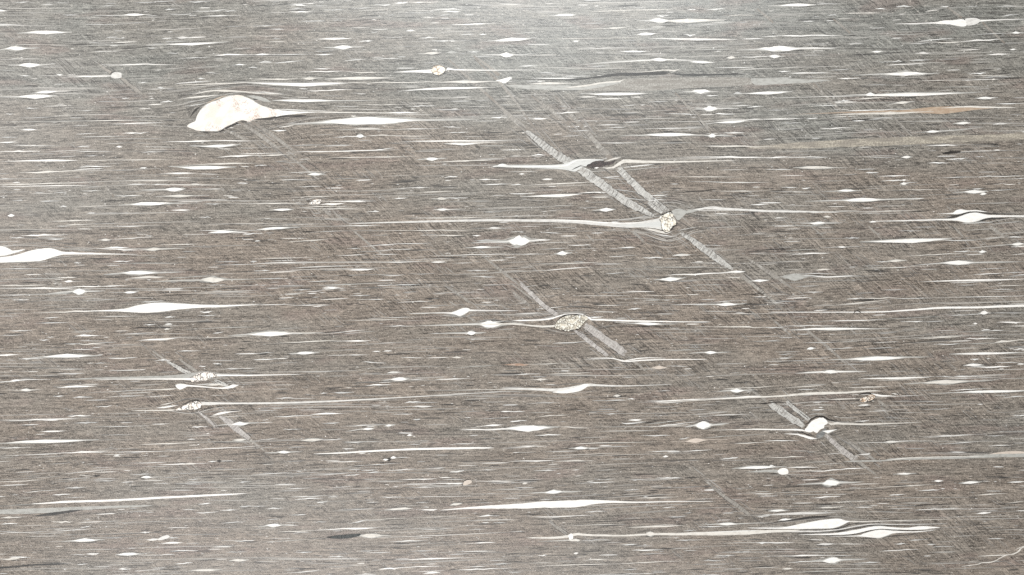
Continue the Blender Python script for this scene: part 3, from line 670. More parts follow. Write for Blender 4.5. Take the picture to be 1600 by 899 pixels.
pale, dark = Heap(), Heap()
TONE = {'W': (0.86, 0.85, 0.82), 'C': (0.70, 0.66, 0.60), 'G': (0.43, 0.425, 0.40), 'T': (0.42, 0.32, 0.23), 'K': (0.55, 0.53, 0.50), 'P': (0.66, 0.55, 0.47), 'R': (0.36, 0.2, 0.12), 'D': (0.07, 0.06, 0.053)}
rows.sort(key=lambda r: -r[2])
count = {'lens': 0, 'streak': 0}
for kind, key, size, d in rows:
    top = rng.uniform(0.10, 0.16) * MM
    if key == 'D': top = rng.uniform(0.06, 0.09) * MM
    st = lens_stations(*d) if kind == 'lens' else streak_stations(*d)
    v, f, uv = strip(st, top, 0.11 if kind == 'lens' else 0.16)
    st = np.asarray(st); hm = st[:, 2].max()
    ends = np.clip(1 - st[:, 2] / (0.55 * hm if kind == 'streak' else 0.30 * hm), 0, 1); ends = np.concatenate([ends] * 3)
    count[kind] += 1
    if kind == 'lens' and key == 'W' and d[7] < 3.6: key = rng.choice('WWWCK')
    if count[kind] <= 296:
        if kind == 'streak' and key == 'W': key = rng.choice('WWC') if d[4] > 2.1 else rng.choice('WCCKKG')
        o = mesh_object('mineral_lens' if kind == 'lens' else 'mineral_streak', v.tolist(), f, key, slab, ends=ends)
        if kind == 'lens' and key in 'WC' and d[7] >= 3.2:
            m = [list(s) for s in lens_stations(*(d[:6] + [d[6] * 1.12, d[7], d[8]]))]
            for s in m: s[2] = s[2] + 0.5 + 0.16 * d[7]
            m[0][2] = m[-1][2] = 0.2
            vm, fm, _ = strip(m, 0.085 * MM + rng.uniform(0, .008) * MM, 0.16)
            mesh_object('margin', vm.tolist(), fm, 'G', o, ends=np.concatenate([np.linspace(0, 1, len(m)) * 0 + 0.35] * 3))
        if kind == 'lens' and key in 'TRPGD':
            o['label'] = {'T': 'long tan lens', 'R': 'rust-brown lens', 'P': 'pinkish lens', 'G': 'grey lens', 'D': 'black lens'}[key]
    else:
        t = np.array(TONE[key]) * rng.uniform(0.42, 0.90)
        (dark if key == 'D' else pale).add(v, f, t if key != 'D' else (0.02, 0.017, 0.015))
    if kind == 'streak' and key != 'D' and size > 12 and rng.random() < 0.65:
        x0, y0, x1, y1, h = d
        a0, a1 = sorted((rng.uniform(0, .45), rng.uniform(.55, 1.05)))
        ts = np.linspace(a0, a1, 5); sd = rng.choice((-1, 1, 1))
        v, f, uv = strip(np.stack([x0 + (x1 - x0) * ts, y0 + (y1 - y0) * ts + sd * (0.42 * h + 0.55), rng.uniform(.6, 1.25) * (1.05 - np.linspace(-1, 1, 5) ** 2)], -1), 0.05 * MM, 0.2)
        dark.add(v, f, np.array((0.052, 0.045, 0.038)) * rng.uniform(0.6, 1.5))
    # thin dark mica drawn along the edge of the larger lenses
    if kind == 'lens' and key in 'WC' and d[7] >= 3.5:
        x0, y0, xc, yc, x1, y1, a, H, tt = d
        for side in (-1, 1):
            sh = rng.uniform(-0.5, 0.5) * a
            k = rng.uniform(0.9, 1.5) * a
            xs = np.linspace(xc + sh - k, xc + sh + k, 7)
            u = np.clip(np.abs(xs - xc) / (1.25 * a), 0, 1)
            y = yc + side * (0.5 * H * (1 - u ** 1.6) + 0.9) + (xs - xc) * (y1 - y0) / max(x1 - x0, 1) * 0.6
            v, f, uv = strip(np.stack([xs, y, 0.9 * np.sqrt(np.maximum(1 - np.linspace(-1, 1, 7) ** 2, 0)) * rng.uniform(.6, 1.2)], -1), 0.05 * MM, 0.1)
            dark.add(v, f, np.array((0.050, 0.043, 0.037)) * rng.uniform(0.7, 1.5))

# ---------------------------------------------------------------- named grains with their tails
def ribbon(name, pts, mat, parent, top=0.13, step=9, label=None, wobble=0.06):
    q = spline(pts, step=step)
    q[:, 2] = np.maximum(q[:, 2], 0.1)
    q[0, 2] = min(q[0, 2], 0.3 if len(pts) > 2 and pts[0][2] < 3 else q[0, 2]); q[-1, 2] = min(q[-1, 2], 0.3 if pts[-1][2] < 3 else q[-1, 2])
    v, f, uv = strip(q, top * MM + rng.uniform(0, 0.012) * MM, wobble)
    ends = np.clip(1 - q[:, 2] / min(2.0, 0.5 * q[:, 2].max()), 0, 1) * 0.8
    o = mesh_object(name, v.tolist(), f, mat, parent, uv, ends=np.concatenate([ends] * 3))
    if label: o['label'] = label
    return o

def solid(name, outline, mat, parent, top=0.24, rough=0.25, label=None, smooth=True):
    v, f = blob(outline, top * MM + rng.uniform(0, 0.012) * MM, smooth, rough)
    o = mesh_object(name, v.tolist(), f, mat, parent)
    if label: o['label'] = label
    if name == 'mineral_lens' or mat == 'big':
        v, f = blob(grow(outline, 1.1), 0.09 * MM + rng.uniform(0, .008) * MM, smooth, 0.2)
        mesh_object('margin', v.tolist(), f, 'G', o)
    return o

def grow(outline, d):
    p = np.asarray(outline, dtype=float); c = p.mean(0); r = p - c
    d = d * np.clip(nrng.normal(0.8, 0.55, len(p)), -0.3, 1.8)
    return (c + r * (1 + d / np.maximum(np.hypot(r[:, 0], r[:, 1]), 1))[:, None]).tolist()

def oval(cx, cy, rx, ry, n=12, jit=0.10, tilt=0.0):
    out = []
    for k in range(n):
        a = 2 * math.pi * k / n
        r = 1 + rng.uniform(-jit, jit)
        x, y = rx * r * math.cos(a), ry * r * math.sin(a)
        out.append((cx + x * math.cos(tilt) - y * math.sin(tilt), cy + x * math.sin(tilt) + y * math.cos(tilt)))
    return out

# the large white grain, upper left
z = lambda pts, s, ox, oy: [(ox + a / s, oy + b / s) for a, b in pts]
g = solid('mineral_grain', z([(90, 490), (130, 455), (185, 430), (205, 365), (270, 280), (350, 225), (440, 195), (510, 165), (590, 145), (690, 138), (760, 165),
    (830, 195), (900, 240), (980, 272), (1060, 296), (1130, 318), (1190, 340), (1130, 366), (1020, 388), (920, 398), (850, 412),
    (790, 440), (750, 425), (690, 425), (620, 455), (540, 490), (450, 540), (340, 545), (230, 542), (140, 515)], 7.25, 280, 130), 'big', slab, 0.26, 0.15,
    'large white grain with faint pink veins and a drawn-out tail')
solid('rim', z([(230, 535), (330, 560), (450, 548), (560, 490), (690, 435), (760, 445), (700, 450), (560, 508), (460, 556), (330, 568), (240, 552)], 7.25, 280, 130), 'D', g, 0.07)
solid('rim', z([(850, 405), (1020, 395), (1180, 368), (1330, 362), (1450, 368), (1330, 385), (1180, 385), (1040, 408), (900, 418)], 7.25, 280, 130), 'D', g, 0.07)
ribbon('rim', [(297, 184, .6), (303, 175, 3), (308, 170, 3), (314, 166, .5)], 'D', g, 0.09)
ribbon('rim', [(322, 162, .5), (333, 157, 1.6), (345, 152, 1.5), (356, 149.5, .4)], 'T', g, 0.07)
ribbon('tail', [(408, 174, 10), (422, 176, 12), (436, 177, 9), (450, 176.6, 6), (464, 176.2, 3.6), (478, 175.8, 1.8), (500, 175.5, .5)], 'W', g, 0.235, 6, None, 0.14)
ribbon('tail', [(428, 171.5, .6), (446, 171.2, 1.4), (470, 172.4, 1.2), (520, 174, .5)], 'K', g, 0.22)
ribbon('tail', [(385, 150, 1), (400, 152, 5), (412, 156, 6), (424, 160, 2)], 'G', g, 0.10)
ribbon('tail', [(300, 148.5, .6), (325, 143, 1.6), (350, 141.5, 2), (375, 143, 1.4), (400, 146, 1.6), (445, 147.5, 1)], 'C', g, 0.12)
ribbon('tail', [(478, 175, 1.2), (540, 176, 1.4), (620, 177, 1)], 'C', g, 0.12)

# the cracked square grain at the foot of the two kink bands
out = [(1030.5, 340), (1036, 336.6), (1045, 332), (1049.4, 333), (1053, 339), (1057.3, 349.8), (1052, 353.3), (1046.8, 360.3), (1040.6, 363), (1034.5, 356.8), (1032.7, 347)]
g = solid('mineral_grain', out, 'mot', slab, 0.26, 0.3, 'cracked cream square grain with a dark rim')
solid('rim', grow(out, 1.7), 'D', g, 0.20, 0.5)
solid('cap', [(1049, 331), (1055, 327), (1065, 327), (1072, 329), (1085, 327.5), (1092, 329), (1085, 331), (1072, 334), (1066, 340), (1061, 344), (1057, 343), (1053, 337)], 'G', g, 0.18, 0.2)
ribbon('tail', [(1083, 329, 3), (1100, 326, 3), (1115, 325, 5), (1130, 326.5, 4), (1160, 328, 3), (1200, 330, 3), (1260, 331, 2.6), (1312, 332, 1)], 'K', g, 0.16)
ribbon('tail', [(545, 349.5, 1.2), (680, 346, 3.0), (760, 344.5, 3.6), (850, 345, 4), (900, 346.5, 5), (940, 350, 6), (980, 352, 8), (1010, 351, 11), (1026, 349.5, 16), (1034, 350, 21)], 'K', g, 0.17, 12)
ribbon('tail', [(840, 343.6, .5), (900, 344.8, 1.4), (945, 348, 1.6), (985, 348.8, 1.2), (1010, 346, .6)], 'W', g, 0.20)
ribbon('tail', [(1005, 357, 1.2), (1025, 360.5, 3.4), (1040, 364.5, 3), (1050, 362, .8)], 'C', g, 0.19)
for r in ([(1015, 365, .5), (1035, 370, 1.2), (1052, 366, .5)], [(1010, 372, .5), (1034, 376, 1.0), (1058, 370, .4)], [(975, 357, .5), (1000, 359.5, 1.4), (1018, 364, .6)]):
    v, f, uv = strip(spline(r, step=6), 0.06 * MM); dark.add(v, f, (0.09, 0.078, 0.068))

ribbon('tail', [(955, 352, .6), (985, 352.6, 3), (1008, 351.4, 6), (1024, 350.5, 8), (1033, 350, 9)], 'B', g, 0.185)

# the honey-coloured oval grain
out = [(867, 510), (870, 504), (874, 499), (880, 495), (888, 493), (900, 493), (910, 492.8), (916, 494), (919, 498), (917, 501), (912, 505), (908, 510), (904, 513), (896, 515.5), (888, 517), (880, 516.5), (873, 515), (868, 513)]
g = solid('mineral_grain', out, 'moty', slab, 0.26, 0.45, 'speckled honey oval grain pointing into tails at both ends')
solid('rim', grow(out, 1.2), 'D', g, 0.19, 0.4)
ribbon('tail', [(800, 501.5, 1.6), (845, 500, 2.2), (865, 497, 2.3), (880, 491.8, 1.3), (895, 490.2, 1.0), (907, 490.8, 1.2), (916, 494, 1.8), (921, 499, 2.6), (940, 500, 2.5), (980, 501.5, 2.3), (1060, 503, 1.4), (1110, 503, .8)], 'W', g, 0.22)
ribbon('tail', [(745, 507, 1), (800, 506.5, 2.2), (830, 509, 2.3), (850, 510.5, 2.8), (867, 509.5, 3)], 'C', g, 0.18)

# the round white grain, lower right
g = solid('mineral_grain', [(1257, 672), (1261, 667), (1264, 662), (1270, 657), (1277.5, 654.4), (1282, 652.6), (1287, 653.6), (1291, 657), (1292.8, 661.5), (1288, 665), (1287, 669), (1281, 671.8), (1277, 676.4), (1271, 674.6), (1264, 676.4)], 'W', slab, 0.26, 0.4, 'round white grain below a pair of kink bands')
solid('crust', [(1275, 681), (1277, 677.5), (1282.5, 674.4), (1290, 669.5), (1290.5, 676.5), (1284, 683.2), (1276.5, 685)], 'S', g, 0.22)
ribbon('tail', [(1225, 678, 1), (1240, 678.5, 1.8), (1252, 680, 2.5), (1262, 684, 3.8), (1272, 685.5, 3.8), (1277, 686, 1)], 'W', g, 0.24)
ribbon('tail', [(1285, 673.8, 1), (1293, 675, 4.5), (1300, 673, 2.2), (1308, 671, .6)], 'W', g, 0.25)
ribbon('tail', [(1150, 671, .8), (1220, 671.5, 1.8), (1250, 672, 2.5), (1262, 675, 2)], 'W', g, 0.2)
ribbon('tail', [(1291, 660, 2), (1296, 663, 4), (1304, 661.5, 3.5), (1320, 662.5, 2.5), (1350, 663, 2.3), (1400, 661.5, 1.4), (1440, 660, .6)], 'C', g, 0.2)
ribbon('rim', [(1260, 664, 1), (1266, 656.5, 2), (1275, 651.5, 2.4), (1284, 650.3, 2.6), (1292, 654.5, 3), (1299, 657.5, 2), (1316, 659, .6)], 'D', g, 0.15)
ribbon('rim', [(1235, 674.6, .4), (1252, 676, 1.4), (1264, 680, 1.6), (1274, 681.5, 1)], 'D', g, 0.15)

# the two spotted grains, lower left
g = solid('mineral_grain', [(298.5, 592.6), (303, 587.6), (312, 582.5), (318.7, 582), (327.7, 582.5), (337.9, 584.7), (341, 587), (335.6, 589.5), (327.7, 592), (318.7, 595.4), (307.5, 596.5), (299.6, 596.5)], 'mot2', slab, 0.26, 0.3, 'upper of the two black-spotted white grains at lower left')
ribbon('tail', [(90, 594, 1), (150, 591.5, 2.4), (215, 590.5, 4), (260, 590, 6), (285, 588.5, 6), (300, 586, 6), (311, 582.5, 2)], 'G', g, 0.14)
ribbon('tail', [(150, 593, .6), (240, 592.5, 1.8), (290, 592.5, 2.8), (302, 592.5, 5), (306, 592, 5)], 'W', g, 0.18)
ribbon('tail', [(335, 586.5, 4), (350, 586.8, 2.4), (400, 586.5, 1.8), (470, 585, .8)], 'W', g, 0.18)
out = [(274.9, 640.4), (280.5, 637.6), (288.4, 633.7), (296.2, 630.3), (303, 627.5), (309.7, 627), (313, 630.3), (314.8, 634.2), (313, 637.6), (305, 640.4), (296, 640.4), (288.4, 641), (281.6, 641.9)]
g = solid('mineral_grain', out, 'mot2', slab, 0.26, 0.35, 'lower of the two black-spotted white grains at lower left')
solid('rim', grow(out, 0.8), 'D', g, 0.15, 0.4)
ribbon('rim', [(282, 634.5, .6), (295, 628, 1.5), (305, 624.8, 1.6), (313, 627.3, 2.2), (316, 631, .6)], 'D', g, 0.2)
ribbon('tail', [(312, 630.5, 5), (325, 631, 5), (340, 630.5, 3.5), (370, 630.5, 2.5), (430, 630, 2.8), (500, 628, 2.3), (560, 625, 2), (650, 620, 1.4), (790, 612, .8)], 'K', g, 0.17, 14)
ribbon('tail', [(205, 642, .8), (245, 641.5, 1.6), (277, 640.8, 2)], 'C', g, 0.16)
ribbon('tail', [(245, 637.8, .6), (260, 636.6, 2), (279, 633, .8)], 'W', g, 0.16)
ribbon('tail', [(250, 633.4, .4), (262, 631, 1.8), (271, 629, .6)], 'C', g, 0.16)
g = solid('mineral_lens', [(275, 602), (280, 600.3), (288, 600.5), (294, 602.3), (288, 606), (282, 609), (277, 606.5)], 'W', slab, 0.2, 0.1)
ribbon('tail', [(289, 602.5, 3), (310, 604, 1.8), (340, 606.5, 1.8), (352, 606.5, 2.4), (360, 605, 5), (367, 602.6, 4.6), (373.5, 602, .8)], 'W', g, 0.18)
ribbon('tail', [(222, 609.4, .8), (250, 609, 1.6), (277, 607.5, 2)], 'C', g, 0.16)
ribbon('mineral_lens', [(322, 602.4, .6), (332, 601.3, 3), (340, 600.8, 2.6), (352, 602.6, .6)], 'C', slab, 0.16)
ribbon('mineral_lens', [(332, 649, .6), (341, 647, 3.2), (350, 645, 3.2), (362, 643.6, 1.2), (378, 642, .6)], 'W', slab, 0.16)

# the dark brown grain between the kink bands
g = solid('mineral_grain', [(916, 259.7), (922, 256), (928, 252.5), (937, 251), (945, 251.5), (950, 254), (957, 251.8), (962, 250.5), (956, 257), (947, 258.5), (940, 261), (930, 263), (922, 262)], 'darkc', slab, 0.26, 0.3, 'dark brown ragged grain in a pale folded streak')
solid('tail', [(776, 259), (820, 258.3), (870, 257.6), (888, 254), (896, 250), (905, 249.2), (918, 248.6), (932, 249), (944, 250), (935, 253.5), (922, 258), (910, 261.5), (903, 266), (897, 268.5), (880, 265), (860, 263.8), (820, 262.6), (776, 261)], 'B', g, 0.18, 0.0)
ribbon('tail', [(780, 260.4, .4), (830, 260.4, 1.2), (880, 259.5, 1.8), (892, 255, 1.6), (902, 250.3, 1.2), (930, 249.3, .5)], 'W', g, 0.21)
ribbon('tail', [(940, 262.3, 1.4), (950, 263, 2.2), (958, 262, 3), (966, 257, 4.6), (973, 252.3, 5.6), (985, 252, 5), (1000, 253, 4), (1060, 253, 2.6), (1150, 251, 1)], 'C', g, 0.2)
ribbon('tail', [(944, 253, .6), (953, 250.2, 2.2), (962, 247.6, 2.6), (971, 246.4, .6)], 'C', g, 0.28)
ribbon('spot', [(928, 263, .6), (932, 262.6, 2.4), (936, 261.8, .6)], 'W', g, 0.3)
ribbon('rim', [(893, 266, 1), (903, 261, 1.6), (909, 259, 1), (914, 260.5, .5)], 'V', g, 0.22)

# smaller grains
g = solid('mineral_grain', oval(685, 110.8, 11, 7.4, 12, 0.05), 'ring', slab, 0.24, 0.1, 'small cream oval grain ringed with brown')
ribbon('rim', [(673.5, 111, 1.2), (677, 104.6, 1.3), (686, 102.6, 1.2), (695, 105.6, 1.5)], 'T', g, 0.26)
ribbon('rim', [(673.5, 110, 1.0), (676, 115.6, 1.4), (685, 118.6, 1.0), (694, 114, 1.6), (698, 108, .8)], 'V', g, 0.26)
ribbon('tail', [(615, 113, .6), (645, 112, 3), (662, 111.6, 4.5), (676, 111.5, 6)], 'W', g, 0.18)
ribbon('tail', [(694, 112, 1), (699, 107.6, 4), (708, 109, 2.2), (760, 110, 1.4), (840, 109.5, .6)], 'W', g, 0.18)
g = solid('mineral_grain', oval(182, 118, 8.5, 5.2, 10, 0.12), 'K', slab, 0.24, 0.1, 'small round cream grain at upper left')
ribbon('rim', [(171, 117, .6), (175, 113.6, 1.4), (180, 112, .6)], 'V', g, 0.2)
solid('mineral_grain', z([(335, 368), (370, 350), (400, 348), (412, 358), (395, 375), (360, 382), (340, 378)], 4, 400, 225), 'mot2', slab, 0.24, 0.15, 'small white spotted grain with a split tail')
solid('mineral_grain', z([(1500, 505), (1530, 498), (1575, 485), (1600, 488), (1580, 505), (1555, 522), (1525, 512)], 4, 400, 0), 'W', slab, 0.22, 0.1, 'small white angular grain at the end of a long streak')
solid('mineral_grain', z([(1050, 143), (1090, 130), (1150, 128), (1222, 123), (1240, 158), (1210, 168), (1140, 155), (1060, 150)], 4, 1200, 0), 'W', slab, 0.22, 0.1, 'white half of the two-part grain at upper right')
g = solid('mineral_grain', z([(1232, 120), (1290, 112), (1330, 128), (1300, 152), (1242, 160)], 4, 1200, 0), 'K', slab, 0.21, 0.1, 'grey half of the two-part grain at upper right')
solid('rim', grow(z([(1232, 120), (1290, 112), (1330, 128), (1300, 152), (1242, 160)], 4, 1200, 0), 0.8), 'V', g, 0.16)
g = solid('mineral_grain', z([(1295, 320), (1310, 305), (1335, 300), (1350, 312), (1330, 328), (1300, 335)], 4, 400, 675), 'P', slab, 0.24, 0.15, 'small pinkish grain under a dark arch')
ribbon('rim', [(722.8, 760, 1), (723.8, 754.6, 2.2), (727.5, 750.8, 1.8), (732.5, 749.4, 1.8), (738, 752.8, 1.6)], 'D', g, 0.22, 3)
g = solid('mineral_grain', z([(570, 702), (610, 680), (650, 666), (668, 680), (650, 700), (600, 714)], 4, 1200, 450), 'mott', slab, 0.24, 0.2, 'small brown and white grain under a black cap')
ribbon('rim', [(1341, 617, 1), (1352, 614.6, 2.4), (1362, 615.5, 2.6), (1368, 619, 2)], 'D', g, 0.2, 3)
ribbon('rim', [(1351, 629, .6), (1360, 627.5, 1.4), (1367, 622.5, .8)], 'D', g, 0.2, 3)
ribbon('tail', [(1361, 615, 2), (1368, 617.4, 3.4), (1378, 618.8, 2.2), (1400, 619, 1)], 'W', g, 0.26)
g = solid('mineral_grain', oval(1224, 736.8, 8.6, 5.4, 10, 0.1), 'W', slab, 0.24, 0.1, 'small round white grain on a grey streak')
ribbon('tail', [(1165, 738, 1), (1200, 736, 4), (1216, 737, 5)], 'G', g, 0.15)
ribbon('rim', [(1190, 739.8, .4), (1210, 739.8, 1), (1220, 742.6, 1)], 'D', g, 0.12)
ribbon('rim', [(1333, 491, .6), (1336, 486.8, 1.4), (1341, 486.2, 1.8), (1346, 489.6, 1.6)], 'D', slab, 0.2, 3, 'dark rim of a small white lens')
solid('mineral_grain', z([(985, 676), (1008, 656), (1048, 644), (1060, 658), (1020, 674)], 4, 0, 675), 'K', slab, 0.2, 0.1, 'small pale grey angular grain at lower left')
g = solid('mineral_grain', z([(445, 656), (520, 645), (600, 639), (655, 637), (640, 652), (600, 661), (530, 668), (460, 665)], 4, 400, 675), 'green', slab, 0.2, 0.1, 'dark green-grey lens-shaped grain')
solid('mineral_grain', [(1472.7, 239.4), (1480, 237.3), (1487.5, 236.2), (1501.5, 236.6), (1497, 239.2), (1487.5, 240.4), (1480, 241.2), (1473.5, 240.8)], 'D', slab, 0.2, 0.15, 'small black lens-shaped grain under the sandy layer')
# large plain lenses drawn from their outlines
solid('mineral_lens', z([(-110, 650), (-40, 642), (20, 642), (60, 660), (85, 668), (160, 660), (60, 690), (0, 700), (-110, 702)], 4, 0, 225), 'W', slab, 0.2, 0.05)
solid('mineral_lens', z([(-190, 735), (0, 710), (100, 695), (200, 665), (310, 652), (380, 672), (420, 684), (330, 708), (250, 732), (100, 738), (0, 742), (-190, 745)], 4, 0, 225), 'W', slab, 0.22, 0.05)
ribbon('mineral_streak', [(60, 396.5, .8), (90, 394, 1.6), (110, 395.5, 1.2), (140, 396, .8)], 'V', slab, 0.1)
solid('mineral_lens', z([(480, 146), (640, 140), (780, 130), (850, 112), (940, 96), (1020, 93), (1120, 98), (1260, 105), (1400, 107), (1620, 104), (1440, 117), (1250, 125), (1120, 135), (1020, 148), (920, 156), (830, 153), (700, 147)], 4, 0, 450), 'W', slab, 0.22, 0.05)
solid('mineral_lens', z([(1210, 160), (1250, 145), (1300, 125), (1332, 130), (1335, 142), (1300, 165), (1270, 175), (1240, 165)], 4, 400, 450), 'W', slab, 0.22, 0.05)
solid('mineral_lens', [(1462, 334.6), (1487, 333), (1492, 330), (1497, 328), (1503, 327.4), (1508, 328.4), (1513, 328.9), (1525, 328.5), (1535, 330), (1543, 331.5), (1535, 331.2), (1525, 330.2), (1513, 331), (1507, 332.5), (1500, 334.5), (1492, 335), (1485, 334.6)], 'W', slab, 0.2, 0.0)
solid('mineral_lens', [(1350, 346.2), (1440, 343.4), (1470, 342.5), (1490, 341.5), (1500, 338.5), (1510, 335), (1517, 333), (1526, 332.5), (1535, 334.5), (1545, 336), (1560, 336.5), (1600, 337), (1680, 337.6), (1600, 338.8), (1560, 339.5), (1545, 340.5), (1537, 342), (1528, 345), (1518, 347.5), (1510, 347.8), (1502, 346.5), (1492, 345), (1475, 344.6), (1440, 344.6)], 'W', slab, 0.22, 0.0)
ribbon('mineral_streak', [(1478, 340.5, 1), (1492, 338.4, 2.4), (1502, 335.6, 2.4), (1513, 332, 1.8), (1530, 331.8, 1.2), (1548, 334, 1.4), (1590, 334.4, .6)], 'V', slab, 0.1)
ribbon('mineral_streak', [(1524, 348, .5), (1537, 344, 2.2), (1548, 342, 2.2), (1575, 341.4, .8)], 'V', slab, 0.1)
q = lambda pts: [(1180 + a / 5.333, 790 + b / 5.333) for a, b in pts]
q3 = lambda pts: [(1180 + a / 5.333, 790 + b / 5.333, h / 5.333) for a, b, h in pts]
solid('mineral_lens', q([(-60, 186), (120, 184), (240, 181), (370, 155), (530, 125), (640, 112), (700, 110), (750, 125), (790, 131), (760, 145), (720, 165), (650, 188), (560, 192), (400, 195), (240, 195), (0, 191)]), 'W', slab, 0.22, 0.0)
solid('mineral_lens', q([(360, 242), (600, 235), (720, 222), (850, 200), (950, 180), (1030, 172), (1150, 182), (1260, 186), (1330, 178), (1400, 172), (1540, 183), (1480, 190), (1400, 200), (1300, 203), (1160, 200), (1050, 195), (960, 205), (860, 228), (760, 242), (600, 246)]), 'W', slab, 0.2, 0.0)
solid('mineral_lens', q([(600, 259), (850, 250), (900, 235), (980, 212), (1050, 203), (1130, 210), (1250, 215), (1350, 215), (1500, 205), (1350, 223), (1250, 226), (1150, 232), (1090, 252), (1030, 270), (940, 264), (850, 258)]), 'W', slab, 0.22, 0.0)
ribbon('mineral_streak', q3([(-700, 232, 4), (-300, 222, 12), (0, 212, 14), (300, 215, 11), (520, 215, 9), (700, 200, 8), (850, 170, 8), (1000, 155, 7), (1200, 158, 6), (1600, 152, 3)]), 'K', slab, 0.14)
ribbon('mineral_streak', q3([(740, 132, 8), (900, 135, 8), (1050, 130, 6), (1300, 122, 4), (1640, 112, 3)]), 'C', slab, 0.14)
for r in ([(350, 232, 4), (560, 226, 6), (700, 214, 6), (850, 187, 6), (960, 167, 6), (1100, 166, 5), (1300, 168, 2)], [(600, 250, 3), (800, 245, 5), (950, 212, 6), (1050, 198, 5), (1200, 207, 5), (1380, 210, 2)],
          [(640, 197, 3), (730, 180, 6), (800, 155, 6), (900, 148, 5), (1040, 142, 2)], [(200, 140, 2), (340, 120, 10), (480, 102, 10), (620, 94, 4)]):
    ribbon('mineral_streak', q3(r), 'V', slab, 0.11)
for r in ([(90, 395.5, 6), (104, 396, 4), (125, 396.4, 2.6), (160, 397, 1.8), (215, 397.6, .6)], [(640, 490, .6), (690, 489, 1.3), (704, 489.6, 2.2), (712, 489, 4)], [(728, 484.6, 4), (736, 485, 2.2), (755, 485.2, 1.3), (810, 485.6, .5)],
          [(1398, 37.6, .5), (1450, 36.3, 1.6), (1464, 36, 3), (1472, 35.6, 5)], [(1525, 33, 4), (1536, 32.4, 2.4), (1555, 31.6, 1.5), (1610, 29.8, .8)]):
    ribbon('mineral_streak', r, 'W', slab, 0.185, 7)
# long layers
ribbon('mineral_streak', [(687, 797.5, .8), (725, 794.5, 2.5), (762, 792.5, 4.5), (800, 791.5, 7), (850, 788.8, 10), (895, 787.5, 11), (930, 784.5, 6.5), (955, 784.2, 3.5), (1000, 785, 2), (1050, 783.8, 1.5), (1115, 783.5, .8)], 'W', slab, 0.16)
ribbon('mineral_streak', [(48, 787.6, .8), (75, 786.2, 2.2), (105, 784.2, 3.2), (175, 782, 3.2), (250, 778, 3.2), (325, 774.2, 3), (362, 772.5, 2), (386, 771, .8)], 'W', slab, 0.16)
ribbon('mineral_streak', [(490, 709.5, 1), (540, 707.5, 2), (590, 704.5, 2.5), (650, 702, 3), (725, 700.5, 3.2), (772, 700, 1.2)], 'W', slab, 0.16)
ribbon('mineral_streak', [(822, 840.5, 1.6), (862, 840.5, 3), (885, 838.7, 4), (900, 835, 4), (920, 836.2, 3.2), (975, 837, 2.5), (1015, 835, 2.8), (1075, 834.5, 4.2), (1150, 833.8, 5), (1200, 830.5, 4.6), (1250, 829, 2)], 'C', slab, 0.15)
solid('mineral_grain', oval(892, 838.6, 4, 5, 9, 0.15), 'W', slab, 0.24, 0.1, 'tiny white knot at the end of a long cream streak')
solid('mineral_lens', oval(1016, 834.2, 5.5, 3.2, 9, 0.1), 'C', slab, 0.22, 0.05)
ribbon('mineral_streak', [(1200, 488, 1), (1310, 488, 1.4), (1375, 487.5, 1.8), (1425, 484.5, 2.3), (1470, 481.2, 3), (1525, 480.5, 3), (1575, 478.7, 3.4), (1650, 476, 3)], 'W', slab, 0.16)
ribbon('mineral_streak', [(1020, 630, .8), (1120, 624, 1.4), (1200, 620, 2.3), (1225, 618.7, 2.6), (1260, 615.5, 3.6), (1287, 614.5, 4), (1320, 613.7, 2.8), (1355, 611.2, 2.4), (1376, 610.7, 1)], 'C', slab, 0.15)
ribbon('mineral_streak', [(1318, 721.5, 1.4), (1350, 720.5, 2.4), (1380, 720, 2), (1395, 718, 3.4), (1440, 716.2, 4), (1500, 715, 4.2), (1550, 712.5, 5), (1620, 711, 6)], 'G', slab, 0.13)
ribbon('mineral_streak', [(1385, 720.5, .6), (1410, 716.5, 1.4), (1450, 714.5, 1.2), (1540, 713, .8)], 'C', slab, 0.15)
ribbon('mineral_streak', [(780, 608, 1.2), (825, 608, 3), (850, 609, 4), (875, 609.5, 5), (900, 606, 6), (917, 602, 5), (930, 602, 3), (955, 603, 2.4), (990, 603, 1.4), (1050, 600.7, .6)], 'K', slab, 0.13)
solid('mineral_lens', z([(255, 650), (330, 640), (400, 620), (450, 601), (480, 605), (460, 625), (420, 645), (350, 658), (290, 658)], 4, 800, 450), 'W', slab, 0.22, 0.05)
ribbon('mineral_streak', [(920, 560, .8), (955, 560, 1.5), (975, 564, 1.3), (992, 561, 1.6), (1012, 559.2, 1.2), (1040, 560, .6)], 'W', slab, 0.19)
ribbon('mineral_streak', [(965, 563, .8), (978, 565.2, 1.5), (1000, 563.4, 1.7), (1040, 562, 1.6), (1105, 561.8, .8)], 'W', slab, 0.19)
# layers of other rock
o = ribbon('mineral_layer', [(1165, 231, 2), (1200, 230, 6), (1240, 228, 9), (1290, 225.5, 11), (1350, 223, 12), (1420, 220, 12), (1500, 217.5, 11), (1560, 215, 11), (1640, 211, 11), (1800, 205, 9)], 'sand', slab, 0.09, 12, 'long sandy grained layer running off the right edge')
o = solid('mineral_layer', [(905, 141), (925, 137), (945, 130), (962, 126), (985, 123.5), (1010, 122.3), (1060, 121.2), (1110, 121), (1150, 121.5), (1174, 122.6), (1176, 127), (1172, 132), (1130, 135.5), (1090, 137), (1045, 141), (990, 142.6), (940, 142.4)], 'gran', slab, 0.08, 0.4, 'grey granular layer below a dark streak')
solid('mineral_layer', [(1173, 124), (1180, 122.4), (1215, 123), (1260, 124), (1300, 126), (1255, 130), (1210, 132), (1184, 133.2), (1176, 130)], 'G', slab, 0.09, 0.2, 'pale block at the end of the granular layer')
